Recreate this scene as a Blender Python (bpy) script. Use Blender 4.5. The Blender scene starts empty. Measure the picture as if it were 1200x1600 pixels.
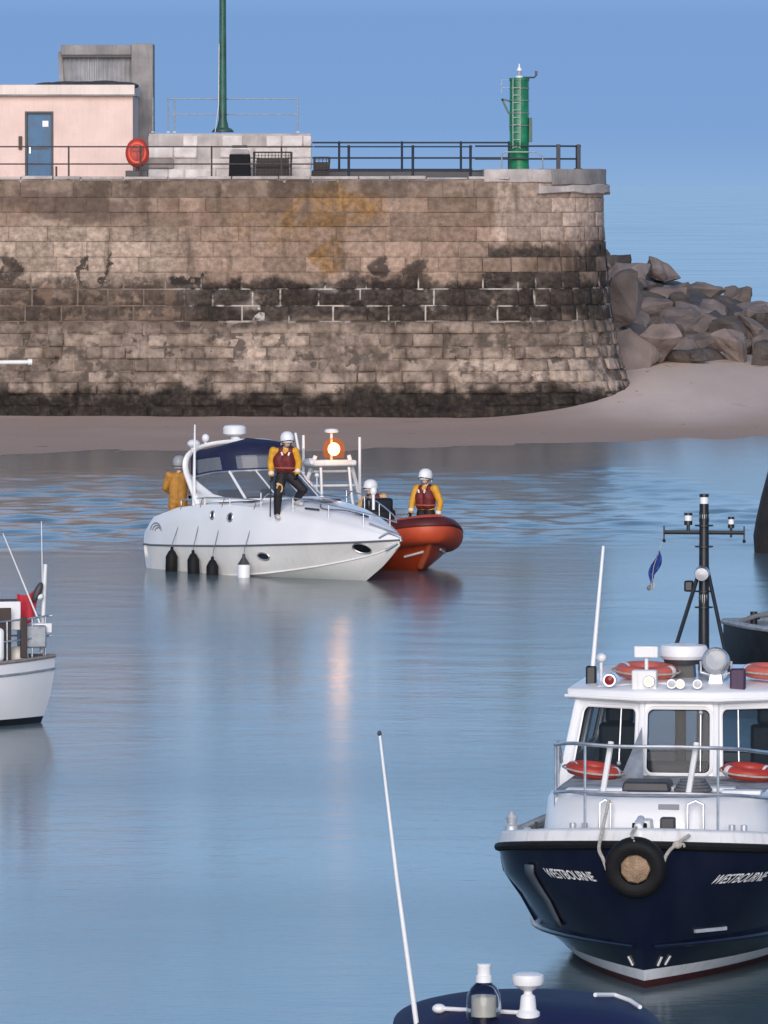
import bpy, bmesh, math, random
import numpy as np
from mathutils import Vector, Matrix, noise
from mathutils.bvhtree import BVHTree
R = math.radians
PI = math.pi
random.seed(7)
scene = bpy.context.scene
COL = scene.collection

# ------------------------------------------------------------------ camera
F, CAM_H, PITCH = 11000.0, 8.0, math.atan(512 / 11000.0)   # focal length in photo pixels, eye height
cam_d = bpy.data.cameras.new('camera')
cam = bpy.data.objects.new('camera', cam_d); COL.objects.link(cam)
cam.location = (0, 0, CAM_H); cam.rotation_euler = (PI / 2 - PITCH, 0, 0)
cam_d.sensor_fit = 'VERTICAL'; cam_d.sensor_height = 36; cam_d.lens = F / 1600 * 36
cam_d.clip_start = 1; cam_d.clip_end = 60000
scene.camera = cam

# ------------------------------------------------------------------ sky, sun, exposure
SUN_EL, SUN_AZ = R(19), R(184)          # azimuth clockwise from +Y: behind the camera, to the right
world = bpy.data.worlds.new('World'); scene.world = world; world.use_nodes = True
nt = world.node_tree; N, L = nt.nodes, nt.links
N.clear()
out = N.new('ShaderNodeOutputWorld'); bg = N.new('ShaderNodeBackground')
sky = N.new('ShaderNodeTexSky'); sky.sky_type = 'NISHITA'; sky.sun_disc = False
sky.sun_elevation = SUN_EL; sky.sun_rotation = SUN_AZ
sky.air_density = 1.0; sky.dust_density = 0.6; sky.ozone_density = 3.0
tc = N.new('ShaderNodeTexCoord'); sx = N.new('ShaderNodeSeparateXYZ'); cx = N.new('ShaderNodeCombineXYZ')
L.new(tc.outputs['Generated'], sx.inputs[0])
mz = N.new('ShaderNodeMath'); mz.operation = 'MULTIPLY_ADD'; mz.inputs[1].default_value = 0.86; mz.inputs[2].default_value = 0.14
az = N.new('ShaderNodeMath'); az.operation = 'ABSOLUTE'
L.new(sx.outputs['Z'], az.inputs[0]); L.new(az.outputs[0], mz.inputs[0])
L.new(sx.outputs['X'], cx.inputs['X']); L.new(sx.outputs['Y'], cx.inputs['Y']); L.new(mz.outputs[0], cx.inputs['Z'])
vn = N.new('ShaderNodeVectorMath'); vn.operation = 'NORMALIZE'
L.new(cx.outputs[0], vn.inputs[0]); L.new(vn.outputs[0], sky.inputs['Vector'])
tint = N.new('ShaderNodeMix'); tint.data_type = 'RGBA'; tint.blend_type = 'MULTIPLY'; tint.inputs[0].default_value = 1.0
# the belt of the sky: dim blue low, brightness added above for the water
height_tint = N.new('ShaderNodeValToRGB'); e = height_tint.color_ramp.elements
e[0].position = 0.0; e[0].color = (0.58, 0.60, 0.74, 1); e[1].position = 1.0; e[1].color = (0.95, 1.0, 1.10, 1)
for ps, c in ((0.008, (0.49, 0.535, 0.72, 1)), (0.024, (0.49, 0.535, 0.72, 1)), (0.06, (1.46, 1.36, 1.34, 1)), (0.14, (1.85, 1.74, 1.66, 1)), (0.36, (1.50, 1.50, 1.46, 1))):
    q = e.new(ps); q.color = c
L.new(az.outputs[0], height_tint.inputs[0]); L.new(height_tint.outputs[0], tint.inputs[7])
L.new(sky.outputs[0], tint.inputs[6]); L.new(tint.outputs[2], bg.inputs[0]); L.new(bg.outputs[0], out.inputs[0])
bg.inputs[1].default_value = 0.110
sun_d = bpy.data.lights.new('sun', 'SUN'); sun = bpy.data.objects.new('sun', sun_d); COL.objects.link(sun)
sun_d.energy = 2.35; sun_d.angle = R(40); sun_d.color = (1.0, 0.88, 0.80)
sdir = Vector((math.sin(SUN_AZ) * math.cos(SUN_EL), math.cos(SUN_AZ) * math.cos(SUN_EL), math.sin(SUN_EL)))
sun.rotation_euler = sdir.to_track_quat('Z', 'Y').to_euler(); sun.location = (60, -90, 60)
scene.view_settings.view_transform = 'Standard'; scene.view_settings.look = 'None'
scene.view_settings.gamma = 1; scene.view_settings.use_curve_mapping = False
scene.view_settings.exposure = 0.14

# ------------------------------------------------------------------ measuring: a photo pixel at a known distance
def ray(px, py):
    u = (px - 600) / F; v = (800 - py) / F
    return Vector((u, math.cos(PITCH) + v * math.sin(PITCH), -math.sin(PITCH) + v * math.cos(PITCH)))
def W(px, py, Y):
    r = ray(px, py); k = Y / r.y
    return Vector((r.x * k, Y, CAM_H + r.z * k))
def ZX(px, py, Y):
    w = W(px, py, Y); return w.x, w.z

# ------------------------------------------------------------------ materials
def rgb(c): return (c[0], c[1], c[2], 1)
MATS = {}
def mat(name, col, rough=0.5, metal=0.0, var=0.15, scale=3.0, bump=0.0, bscale=None, col2=None, spec=0.5, coat=0.0, stretch=None, streak=0.0):
    if name in MATS: return MATS[name]
    m = bpy.data.materials.new(name); m.use_nodes = True
    t = m.node_tree; n, l = t.nodes, t.links
    b = n['Principled BSDF']
    b.inputs['Roughness'].default_value = rough; b.inputs['Metallic'].default_value = metal
    b.inputs['Specular IOR Level'].default_value = spec; b.inputs['Coat Weight'].default_value = coat
    tc = n.new('ShaderNodeTexCoord'); mp = n.new('ShaderNodeMapping')
    l.new(tc.outputs['Object'], mp.inputs[0])
    if stretch: mp.inputs['Scale'].default_value = stretch
    nz = n.new('ShaderNodeTexNoise'); nz.inputs['Scale'].default_value = scale; nz.inputs['Detail'].default_value = 6
    l.new(mp.outputs[0], nz.inputs['Vector'])
    rp = n.new('ShaderNodeValToRGB'); rp.color_ramp.elements[0].position = 0.32; rp.color_ramp.elements[1].position = 0.68
    c2 = col2 or tuple(max(0, c * (1 - var)) for c in col)
    c1 = col if col2 else tuple(min(1, c * (1 + var * 0.4)) for c in col)
    rp.color_ramp.elements[0].color = rgb(c2); rp.color_ramp.elements[1].color = rgb(c1)
    l.new(nz.outputs['Fac'], rp.inputs[0])
    last = rp.outputs[0]
    if streak > 0:                                     # grime runs with a shape of their own
        mp2 = n.new('ShaderNodeMapping'); mp2.inputs['Scale'].default_value = (9, 9, 0.9); l.new(tc.outputs['Object'], mp2.inputs[0])
        n2 = n.new('ShaderNodeTexNoise'); n2.inputs['Scale'].default_value = 1.6; n2.inputs['Detail'].default_value = 5
        l.new(mp2.outputs[0], n2.inputs['Vector'])
        r2 = n.new('ShaderNodeValToRGB'); r2.color_ramp.elements[0].position = 0.52; r2.color_ramp.elements[1].position = 0.75
        r2.color_ramp.elements[0].color = (0, 0, 0, 1); r2.color_ramp.elements[1].color = (streak, streak, streak, 1)
        l.new(n2.outputs['Fac'], r2.inputs[0])
        mx = n.new('ShaderNodeMix'); mx.data_type = 'RGBA'; l.new(r2.outputs[0], mx.inputs[0]); l.new(last, mx.inputs[6])
        mx.inputs[7].default_value = (col[0] * .35, col[1] * .3, col[2] * .25, 1); last = mx.outputs[2]
    l.new(last, b.inputs['Base Color'])
    rr = n.new('ShaderNodeMapRange'); rr.inputs[3].default_value = max(0.02, rough - 0.08); rr.inputs[4].default_value = min(1, rough + 0.1)
    l.new(nz.outputs['Fac'], rr.inputs[0]); l.new(rr.outputs[0], b.inputs['Roughness'])
    if bump > 0:
        n3 = n.new('ShaderNodeTexNoise'); n3.inputs['Scale'].default_value = bscale or scale * 6; n3.inputs['Detail'].default_value = 5
        l.new(mp.outputs[0], n3.inputs['Vector'])
        bp = n.new('ShaderNodeBump'); bp.inputs['Strength'].default_value = bump; bp.inputs['Distance'].default_value = 0.05
        l.new(n3.outputs['Fac'], bp.inputs['Height']); l.new(bp.outputs[0], b.inputs['Normal'])
    MATS[name] = m
    return m
def glass(name, col=(0.3, 0.36, 0.42), clear=0.5, body=(0.03, 0.04, 0.05)):
    m = bpy.data.materials.new(name); m.use_nodes = True
    t = m.node_tree; n, l = t.nodes, t.links; n.clear()
    o = n.new('ShaderNodeOutputMaterial'); tr = n.new('ShaderNodeBsdfTransparent'); tr.inputs[0].default_value = rgb(col)
    p = n.new('ShaderNodeBsdfPrincipled'); p.inputs['Base Color'].default_value = rgb(body); p.inputs['Roughness'].default_value = 0.05
    mx = n.new('ShaderNodeMixShader'); mx.inputs[0].default_value = 1 - clear
    l.new(tr.outputs[0], mx.inputs[1]); l.new(p.outputs[0], mx.inputs[2]); l.new(mx.outputs[0], o.inputs[0])
    MATS[name] = m
    return m
def emit(name, col, s):
    m = bpy.data.materials.new(name); m.use_nodes = True
    t = m.node_tree; t.nodes.clear()
    o = t.nodes.new('ShaderNodeOutputMaterial'); e = t.nodes.new('ShaderNodeEmission')
    e.inputs[0].default_value = rgb(col); e.inputs[1].default_value = s; t.links.new(e.outputs[0], o.inputs[0])
    MATS[name] = m
    return m
M = MATS
mat('gelcoat', (0.84, 0.84, 0.84), 0.22, var=0.06, scale=1.2, coat=0.3)
mat('gelcoat_hull', (0.86, 0.84, 0.80), 0.22, var=0.09, scale=1.0, coat=0.3, streak=0.10)
mat('white_paint', (0.78, 0.78, 0.77), 0.35, var=0.08, scale=2.5, streak=0.30)
mat('white_plastic', (0.82, 0.82, 0.82), 0.35, var=0.05)
mat('steel', (0.62, 0.63, 0.65), 0.38, 0.85, var=0.2, scale=8)
mat('alloy', (0.66, 0.67, 0.69), 0.42, 0.6, var=0.15, scale=8)
mat('black_rubber', (0.008, 0.008, 0.009), 0.65, spec=.25, var=0.3, scale=8, bump=0.15)
mat('black_paint', (0.012, 0.013, 0.016), 0.35, var=0.3, scale=5)
mat('dark_grey', (0.05, 0.05, 0.055), 0.5, var=0.3)
mat('navy_hull', (0.004, 0.006, 0.022), 0.20, scale=3.5, coat=0.3, col2=(0.010, 0.013, 0.030), stretch=(1, 1, .35))
mat('navy_canvas', (0.008, 0.012, 0.052), 0.75, var=0.25, scale=5, bump=0.35, bscale=7)
mat('navy_gel', (0.009, 0.011, 0.062), 0.62, var=0.3, scale=3, spec=.25, bump=.05)
mat('antifoul', (0.075, 0.012, 0.012), 0.6, var=0.4, scale=6)
mat('orange_hull', (0.52, 0.062, 0.018), 0.38, var=0.2, scale=2.5)
mat('orange_tube', (0.58, 0.080, 0.028), 0.5, var=0.2, scale=2.5)
mat('tube_patch', (0.30, 0.12, 0.10), 0.75, var=0.25, scale=5)
mat('lifebuoy_red', (0.46, 0.045, 0.028), 0.45, var=0.2, scale=4)
mat('lifebuoy_faded', (0.56, 0.13, 0.095), 0.5, var=0.2, scale=4)
mat('reflective', (0.85, 0.85, 0.83), 0.35, var=0.05)
mat('rope', (0.50, 0.46, 0.40), 0.85, var=0.3, scale=30, bump=0.4)
mat('rope_dark', (0.16, 0.16, 0.17), 0.85, var=0.3, scale=30)
mat('teak', (0.30, 0.26, 0.24), 0.6, var=0.4, scale=5, stretch=(1, 8, 1))
mat('cork', (0.40, 0.27, 0.17), 0.85, var=0.45, scale=9, bump=0.6)
mat('brown_paint', (0.05, 0.032, 0.026), 0.5, var=0.3)
mat('grey_deck', (0.30, 0.31, 0.31), 0.75, var=0.4, scale=4, bump=0.2)
mat('cushion', (0.20, 0.20, 0.22), 0.8, var=0.2)
mat('yellow_jacket', (0.70, 0.34, 0.02), 0.6, var=0.18, scale=7, bump=0.5, bscale=14)
mat('ochre_jacket', (0.48, 0.22, 0.03), 0.6, var=0.25, scale=7, bump=0.5, bscale=14)
mat('peach_jacket', (0.70, 0.42, 0.17), 0.6, var=0.2, scale=7, bump=0.5, bscale=14)
mat('dark_trousers', (0.012, 0.010, 0.011), 0.7, var=0.35, scale=8, bump=0.4, bscale=14)
mat('red_vest', (0.15, 0.012, 0.012), 0.6, var=0.3, scale=8, bump=0.4, bscale=16)
mat('skin', (0.62, 0.44, 0.36), 0.5, var=0.1)
mat('white_boot', (0.62, 0.58, 0.53), 0.6, var=0.2, scale=8)
mat('hair', (0.10, 0.08, 0.07), 0.7, var=0.3, scale=20)
mat('cuff', (0.78, 0.72, 0.62), 0.6, var=0.1)
mat('helmet_grey', (0.36, 0.36, 0.37), 0.4, var=0.15)
mat('pink_render', (0.80, 0.61, 0.53), 0.9, var=0.12, scale=0.9, bump=0.25, bscale=9, streak=0.12)
mat('pale_fascia', (0.80, 0.69, 0.61), 0.85, var=0.12, scale=1.2, streak=0.2)
mat('blue_door', (0.03, 0.125, 0.25), 0.45, var=0.3, scale=3, streak=0.25)
mat('concrete', (0.30, 0.28, 0.27), 0.9, var=0.35, scale=1.3, bump=0.4, streak=0.35)
mat('concrete_pale', (0.50, 0.45, 0.42), 0.9, var=0.35, scale=1.6, bump=0.4, streak=0.25)
mat('corrugated', (0.33, 0.33, 0.34), 0.55, var=0.25, scale=2, streak=0.3)
mat('roof_felt', (0.07, 0.06, 0.06), 0.9, var=0.4, scale=3, bump=0.5)
mat('green_paint', (0.012, 0.20, 0.085), 0.4, var=0.35, scale=3, streak=0.4)
mat('green_pole', (0.03, 0.12, 0.085), 0.45, var=0.5, scale=2.5, streak=0.5)
mat('galvanised', (0.40, 0.43, 0.45), 0.5, 0.5, var=0.25, scale=9)
mat('rail_brown', (0.075, 0.055, 0.05), 0.6, var=0.4, scale=6)
mat('rail_black', (0.018, 0.022, 0.035), 0.5, var=0.4, scale=6)
mat('bin_black', (0.008, 0.009, 0.013), 0.7, var=0.3, spec=.2)
mat('netting', (0.06, 0.05, 0.045), 0.9, var=0.4, scale=12)
mat('flag_red', (0.50, 0.03, 0.05), 0.8, var=0.25, scale=8)
mat('flag_blue', (0.02, 0.06, 0.28), 0.8, var=0.3, scale=8)
mat('purple_dark', (0.05, 0.02, 0.06), 0.5, var=0.2)
mat('wet_timber', (0.028, 0.022, 0.019), 0.7, var=0.5, scale=2, bump=0.5)
mat('interior', (0.10, 0.10, 0.11), 0.8, var=0.3)
mat('rail_grey', (0.13, 0.135, 0.15), 0.5)
mat('hull_reflection', (0.085, 0.105, 0.13), 0.5, var=.25)
mat('logo_grey', (0.22, 0.24, 0.27), 0.5, var=0.1)
glass('pane', (0.62, 0.68, 0.72), 0.74)
glass('pane_dark', (0.60, 0.64, 0.68), 0.60, (.16, .18, .21))
glass('pane_vinyl', (0.74, 0.80, 0.86), 0.62, (.22, .26, .32))
glass('lens_clear', (0.88, 0.90, 0.92), 0.62, (.42, .44, .46))
glass('lens_amber', (1.0, 0.42, 0.16), 0.75)
glass('lens_red', (0.8, 0.1, 0.06), 0.5)
mat('bottle_clear', (0.93, 0.95, 0.95), 0.06, var=0.0); _b = M['bottle_clear'].node_tree.nodes['Principled BSDF']; _b.inputs['Transmission Weight'].default_value = 1.0; _b.inputs['IOR'].default_value = 1.38
def halo_lens():
    m = bpy.data.materials.new('lens_halo'); m.use_nodes = True
    t = m.node_tree; n, l = t.nodes, t.links; n.clear()
    o = n.new('ShaderNodeOutputMaterial'); tr = n.new('ShaderNodeBsdfTransparent'); tr.inputs[0].default_value = (1, .8, .6, 1)
    e = n.new('ShaderNodeEmission'); e.inputs[0].default_value = (1.0, 0.22, 0.06, 1); e.inputs[1].default_value = 1.0
    mx = n.new('ShaderNodeMixShader'); mx.inputs[0].default_value = .20
    l.new(tr.outputs[0], mx.inputs[1]); l.new(e.outputs[0], mx.inputs[2]); l.new(mx.outputs[0], o.inputs[0])
    MATS['lens_halo'] = m
halo_lens()
mat('bottle_label', (0.62, 0.60, 0.52), 0.6, var=0.15)
emit('beacon', (1.0, 0.58, 0.30), 7)

emit('deck_lamp', (1.0, 0.93, 0.82), 0.95)  # self-lit lens colour, standing in for glints on the lamp glass

# ------------------------------------------------------------------ mesh builder
class MB:
    def __init__(s): s.v, s.f, s.m, s.s = [], [], [], []
    def add(s, vs, fs, mi=0, smooth=True):
        o = len(s.v); s.v += [tuple(p) for p in vs]
        for f in fs: s.f.append([i + o for i in f]); s.m.append(mi); s.s.append(smooth)
        return s
    def box(s, c, size, rot=None, mi=0, taper=1.0):
        hx, hy, hz = size[0] / 2, size[1] / 2, size[2] / 2
        vs = []
        for z in (-1, 1):
            k = taper if z > 0 else 1
            for x, y in ((-1, -1), (1, -1), (1, 1), (-1, 1)): vs.append(Vector((x * hx * k, y * hy * k, z * hz)))
        if rot is not None: vs = [rot @ v for v in vs]
        c = Vector(c)
        return s.add([v + c for v in vs], [(3, 2, 1, 0), (4, 5, 6, 7), (0, 1, 5, 4), (1, 2, 6, 5), (2, 3, 7, 6), (3, 0, 4, 7)], mi, False)
    def bar(s, p0, p1, w, h, mi=0):
        p0, p1 = Vector(p0), Vector(p1); d = p1 - p0
        q = d.to_track_quat('Z', 'Y').to_matrix()
        return s.box((p0 + p1) / 2, (w, h, d.length), q, mi)
    def tube(s, path, r, n=10, closed=False, mi=0, caps=True, flat=1.0):
        P = [Vector(p) for p in path]; k = len(P)
        rr = r if isinstance(r, (list, tuple)) else [r] * k
        vs, fs = [], []; T = []
        for i in range(k):
            a = P[(i - 1) % k] if (closed or i > 0) else P[i]; b = P[(i + 1) % k] if (closed or i < k - 1) else P[i]
            T.append((b - a).normalized())
        up = Vector((0, 0, 1)) if abs(T[0].z) < 0.9 else Vector((1, 0, 0))
        u = (up - T[0] * up.dot(T[0])).normalized()
        for i in range(k):
            u = (u - T[i] * u.dot(T[i]))
            u = u.normalized() if u.length > 1e-6 else T[i].orthogonal().normalized()
            w = T[i].cross(u)
            for j in range(n):
                a = 2 * PI * j / n; vs.append(P[i] + (u * math.cos(a) * flat + w * math.sin(a)) * rr[i])
        for i in range(k if closed else k - 1):
            i2 = (i + 1) % k
            for j in range(n): fs.append((i * n + j, i * n + (j + 1) % n, i2 * n + (j + 1) % n, i2 * n + j))
        if caps and not closed: fs.append(tuple(range(n - 1, -1, -1))); fs.append(tuple((k - 1) * n + j for j in range(n)))
        return s.add(vs, fs, mi, True)
    def cyl(s, p0, p1, r0, r1=None, n=16, mi=0): return s.tube([p0, p1], [r0, r0 if r1 is None else r1], n, mi=mi)
    def lathe(s, prof, c=(0, 0, 0), n=24, rot=None, mi=0):
        vs, fs = [], []; c = Vector(c); k = len(prof)
        for r, z in prof:
            for j in range(n):
                a = 2 * PI * j / n; v = Vector((r * math.cos(a), r * math.sin(a), z))
                if rot is not None: v = rot @ v
                vs.append(v + c)
        for i in range(k - 1):
            for j in range(n): fs.append((i * n + j, i * n + (j + 1) % n, (i + 1) * n + (j + 1) % n, (i + 1) * n + j))
        if prof[0][0] > 1e-4: fs.append(tuple(range(n - 1, -1, -1)))
        if prof[-1][0] > 1e-4: fs.append(tuple((k - 1) * n + j for j in range(n)))
        return s.add(vs, fs, mi, True)
    def ell(s, c, rad, rot=None, n=16, k=10, mi=0):
        prof = [(max(1e-5, math.sin(PI * i / k)), -math.cos(PI * i / k)) for i in range(k + 1)]
        m = Matrix.Diagonal(Vector(rad) if hasattr(rad, '__len__') else Vector((rad, rad, rad)))
        if rot is not None: m = rot @ m
        return s.lathe(prof, c, n, m, mi)
    def torus(s, c, RR, r, rot=None, n=36, k=12, mi=0, bands=None):
        vs, fs, mm = [], [], []; c = Vector(c)
        for i in range(n):
            a = 2 * PI * i / n
            for j in range(k):
                b = 2 * PI * j / k; v = Vector(((RR + r * math.cos(b)) * math.cos(a), (RR + r * math.cos(b)) * math.sin(a), r * math.sin(b)))
                if rot is not None: v = rot @ v
                vs.append(v + c)
        o = len(s.v); s.v += [tuple(p) for p in vs]
        for i in range(n):
            for j in range(k):
                s.f.append([o + i * k + j, o + ((i + 1) % n) * k + j, o + ((i + 1) % n) * k + (j + 1) % k, o + i * k + (j + 1) % k])
                s.m.append(bands(i / n) if bands else mi); s.s.append(True)
        return s
    def prism(s, poly, depth, rot=None, c=(0, 0, 0), mi=0):
        n = len(poly); c = Vector(c); vs = []
        for d in (0, depth):
            for x, y in poly:
                v = Vector((x, y, d)); vs.append((rot @ v if rot is not None else v) + c)
        fs = [tuple(range(n - 1, -1, -1)), tuple(range(n, 2 * n))] + [(i, (i + 1) % n, n + (i + 1) % n, n + i) for i in range(n)]
        return s.add(vs, fs, mi, False)
    def grid(s, P, mi=0, smooth=True, closed_j=False):
        a, b = len(P), len(P[0]); vs = [p for row in P for p in row]; fs = []
        for i in range(a - 1):
            for j in range(b if closed_j else b - 1): fs.append((i * b + j, i * b + (j + 1) % b, (i + 1) * b + (j + 1) % b, (i + 1) * b + j))
        return s.add(vs, fs, mi, smooth)
    def build(s, name, mats, parent=None, bevel=0, sharp=38, loc=None, recalc=True):
        me = bpy.data.meshes.new(name); me.from_pydata(s.v, [], s.f); me.update()
        if not isinstance(mats, (list, tuple)): mats = [mats]
        for m in mats: me.materials.append(M[m] if isinstance(m, str) else m)
        me.polygons.foreach_set('material_index', s.m); me.polygons.foreach_set('use_smooth', s.s)
        bm = bmesh.new(); bm.from_mesh(me)
        bmesh.ops.remove_doubles(bm, verts=bm.verts, dist=1e-5)
        if recalc: bmesh.ops.recalc_face_normals(bm, faces=bm.faces)
        bm.to_mesh(me); bm.free()
        if sharp: me.set_sharp_from_angle(angle=R(sharp))
        o = bpy.data.objects.new(name, me); COL.objects.link(o)
        if parent: o.parent = parent
        if loc is not None: o.location = loc
        if bevel:
            b = o.modifiers.new('bevel', 'BEVEL'); b.width = bevel; b.segments = 2; b.limit_method = 'ANGLE'; b.angle_limit = R(40)
        return o
def tag(o, label, cat, group=None):
    o['label'] = label; o['category'] = cat
    if group: o['group'] = group
    return o
def thing(name, label, cat, loc=(0, 0, 0), rz=0, group=None):
    o = bpy.data.objects.new(name, None); COL.objects.link(o); o.location = loc; o.rotation_euler = (0, 0, rz); o.empty_display_size = 0.2
    return tag(o, label, cat, group)
def dup(root, loc, rz=None, label=None):
    r = root.copy(); COL.objects.link(r); r.location = loc
    if rz is not None: r.rotation_euler = (0, 0, rz)
    if label: r['label'] = label
    for ch in list(root.children):
        c = ch.copy(); COL.objects.link(c); c.parent = r
        for g in list(ch.children):
            d = g.copy(); COL.objects.link(d); d.parent = c
    return r
def structure(o): o['kind'] = 'structure'; return o
def interp(x, xs, ys):
    return float(np.interp(x, xs, ys))
def smooth(pts, n=6, closed=False):
    """Catmull-Rom through points"""
    P = [Vector(p) for p in pts]; k = len(P); o = []
    for i in range(k if closed else k - 1):
        if closed: a, b, c, d = P[(i - 1) % k], P[i], P[(i + 1) % k], P[(i + 2) % k]
        else: a, b, c, d = P[max(0, i - 1)], P[i], P[i + 1], P[min(k - 1, i + 2)]
        for j in range(n):
            t = j / n
            o.append(0.5 * ((2 * b) + (c - a) * t + (2 * a - 5 * b + 4 * c - d) * t * t + (3 * b - a - 3 * c + d) * t ** 3))
    if not closed: o.append(P[-1])
    return o
def sstep(a, b, x):
    t = np.clip((x - a) / (b - a), 0, 1); return t * t * (3 - 2 * t)

# ================================================================== THE SETTING: water and sand
def water():
    xs = np.concatenate([[-20000, -6000, -1500, -400, -120, -50, -26], np.arange(-16, 17.01, 0.2), [26, 50, 120, 400, 1500, 6000, 20000]])
    ys = np.concatenate([[-300, -60, 10, 36], np.arange(46, 100, 0.2), np.arange(100, 226, 0.24), [240, 280, 330, 380, 450, 600, 900, 1500, 3000, 7000, 16000, 40000]])
    X, Y = np.meshgrid(xs, ys, indexing='ij')
    rng = np.random.default_rng(3)
    Z = np.zeros_like(X)
    def waves(n, l0, l1, amp, spread, main):
        z = np.zeros_like(X)
        for i in range(n):
            lam = math.exp(rng.uniform(math.log(l0), math.log(l1))); a = main + rng.normal(0, spread); k = 2 * PI / lam
            z += amp * lam * np.cos(k * (X * math.cos(a) + Y * math.sin(a)) + rng.uniform(0, 2 * PI) + 0.8 * np.sin(X * .31 + i) + .7 * np.sin(Y * .17 + 2 * i))
        return z / math.sqrt(n)
    calm = waves(14, 0.9, 4.0, 0.0005, 0.7, 1.4)
    chop = waves(26, 0.7, 3.4, 0.024, 0.55, 1.45)
    patch = 0.5 + 0.5 * np.sin(X * .21 + 1.5 * np.sin(Y * .06)) * np.sin(Y * .11 + X * .12)
    m = sstep(150, 160, Y) * (1 - sstep(192, 203, Y)) * (0.45 + 0.55 * patch)
    m *= 1 - sstep(9, 11, X + 0.10 * (Y - 170))
    m = np.maximum(m, 0.055 * patch * sstep(95, 130, Y) * (1 - sstep(205, 215, Y)))
    inside = sstep(46, 52, Y) * (1 - sstep(216, 224, Y)) * (1 - sstep(14.5, 16, np.abs(X)))
    Z = (calm + chop * m) * inside
    nx, ny = X.shape
    me = bpy.data.meshes.new('water')
    V = np.stack([X, Y, Z], -1).reshape(-1, 3)
    idx = np.arange(nx * ny).reshape(nx, ny)
    Fq = np.stack([idx[:-1, :-1], idx[1:, :-1], idx[1:, 1:], idx[:-1, 1:]], -1).reshape(-1, 4)
    me.vertices.add(len(V)); me.vertices.foreach_set('co', V.ravel())
    me.loops.add(Fq.size); me.loops.foreach_set('vertex_index', Fq.ravel())
    me.polygons.add(len(Fq)); me.polygons.foreach_set('loop_start', np.arange(0, Fq.size, 4)); me.polygons.foreach_set('loop_total', np.full(len(Fq), 4))
    me.polygons.foreach_set('use_smooth', np.ones(len(Fq), bool)); me.update(); me.validate()
    o = bpy.data.objects.new('water', me); COL.objects.link(o); structure(o)
    m = bpy.data.materials.new('sea_water'); m.use_nodes = True
    t = m.node_tree; n, l = t.nodes, t.links; b = n['Principled BSDF']
    b.inputs['Base Color'].default_value = (0.088, 0.136, 0.152, 1); b.inputs['Roughness'].default_value = 0.10
    b.inputs['IOR'].default_value = 1.333
    tc = n.new('ShaderNodeTexCoord'); mp = n.new('ShaderNodeMapping'); mp.inputs['Scale'].default_value = (0.7, 1, 1)
    l.new(tc.outputs['Object'], mp.inputs[0])
    n1 = n.new('ShaderNodeTexNoise'); n1.inputs['Scale'].default_value = 1.5; n1.inputs['Detail'].default_value = 4
    n2 = n.new('ShaderNodeTexNoise'); n2.inputs['Scale'].default_value = 6.5; n2.inputs['Detail'].default_value = 3
    n3 = n.new('ShaderNodeTexNoise'); n3.inputs['Scale'].default_value = 0.05; n3.inputs['Detail'].default_value = 4
    for q in (n1, n2, n3): l.new(mp.outputs[0], q.inputs['Vector'])
    b1 = n.new('ShaderNodeBump'); b1.inputs['Strength'].default_value = 0.5; b1.inputs['Distance'].default_value = 0.020
    b2 = n.new('ShaderNodeBump'); b2.inputs['Strength'].default_value = 0.5; b2.inputs['Distance'].default_value = 0.007
    l.new(n1.outputs['Fac'], b1.inputs['Height']); l.new(n2.outputs['Fac'], b2.inputs['Height']); l.new(b1.outputs[0], b2.inputs['Normal'])
    l.new(b2.outputs[0], b.inputs['Normal'])
    mr = n.new('ShaderNodeMapRange'); mr.inputs[1].default_value = 0.35; mr.inputs[2].default_value = 0.65; mr.inputs[3].default_value = 0.14; mr.inputs[4].default_value = 0.21
    l.new(n3.outputs['Fac'], mr.inputs[0]); l.new(mr.outputs[0], b.inputs['Roughness'])
    me.materials.append(m)
water()

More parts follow.
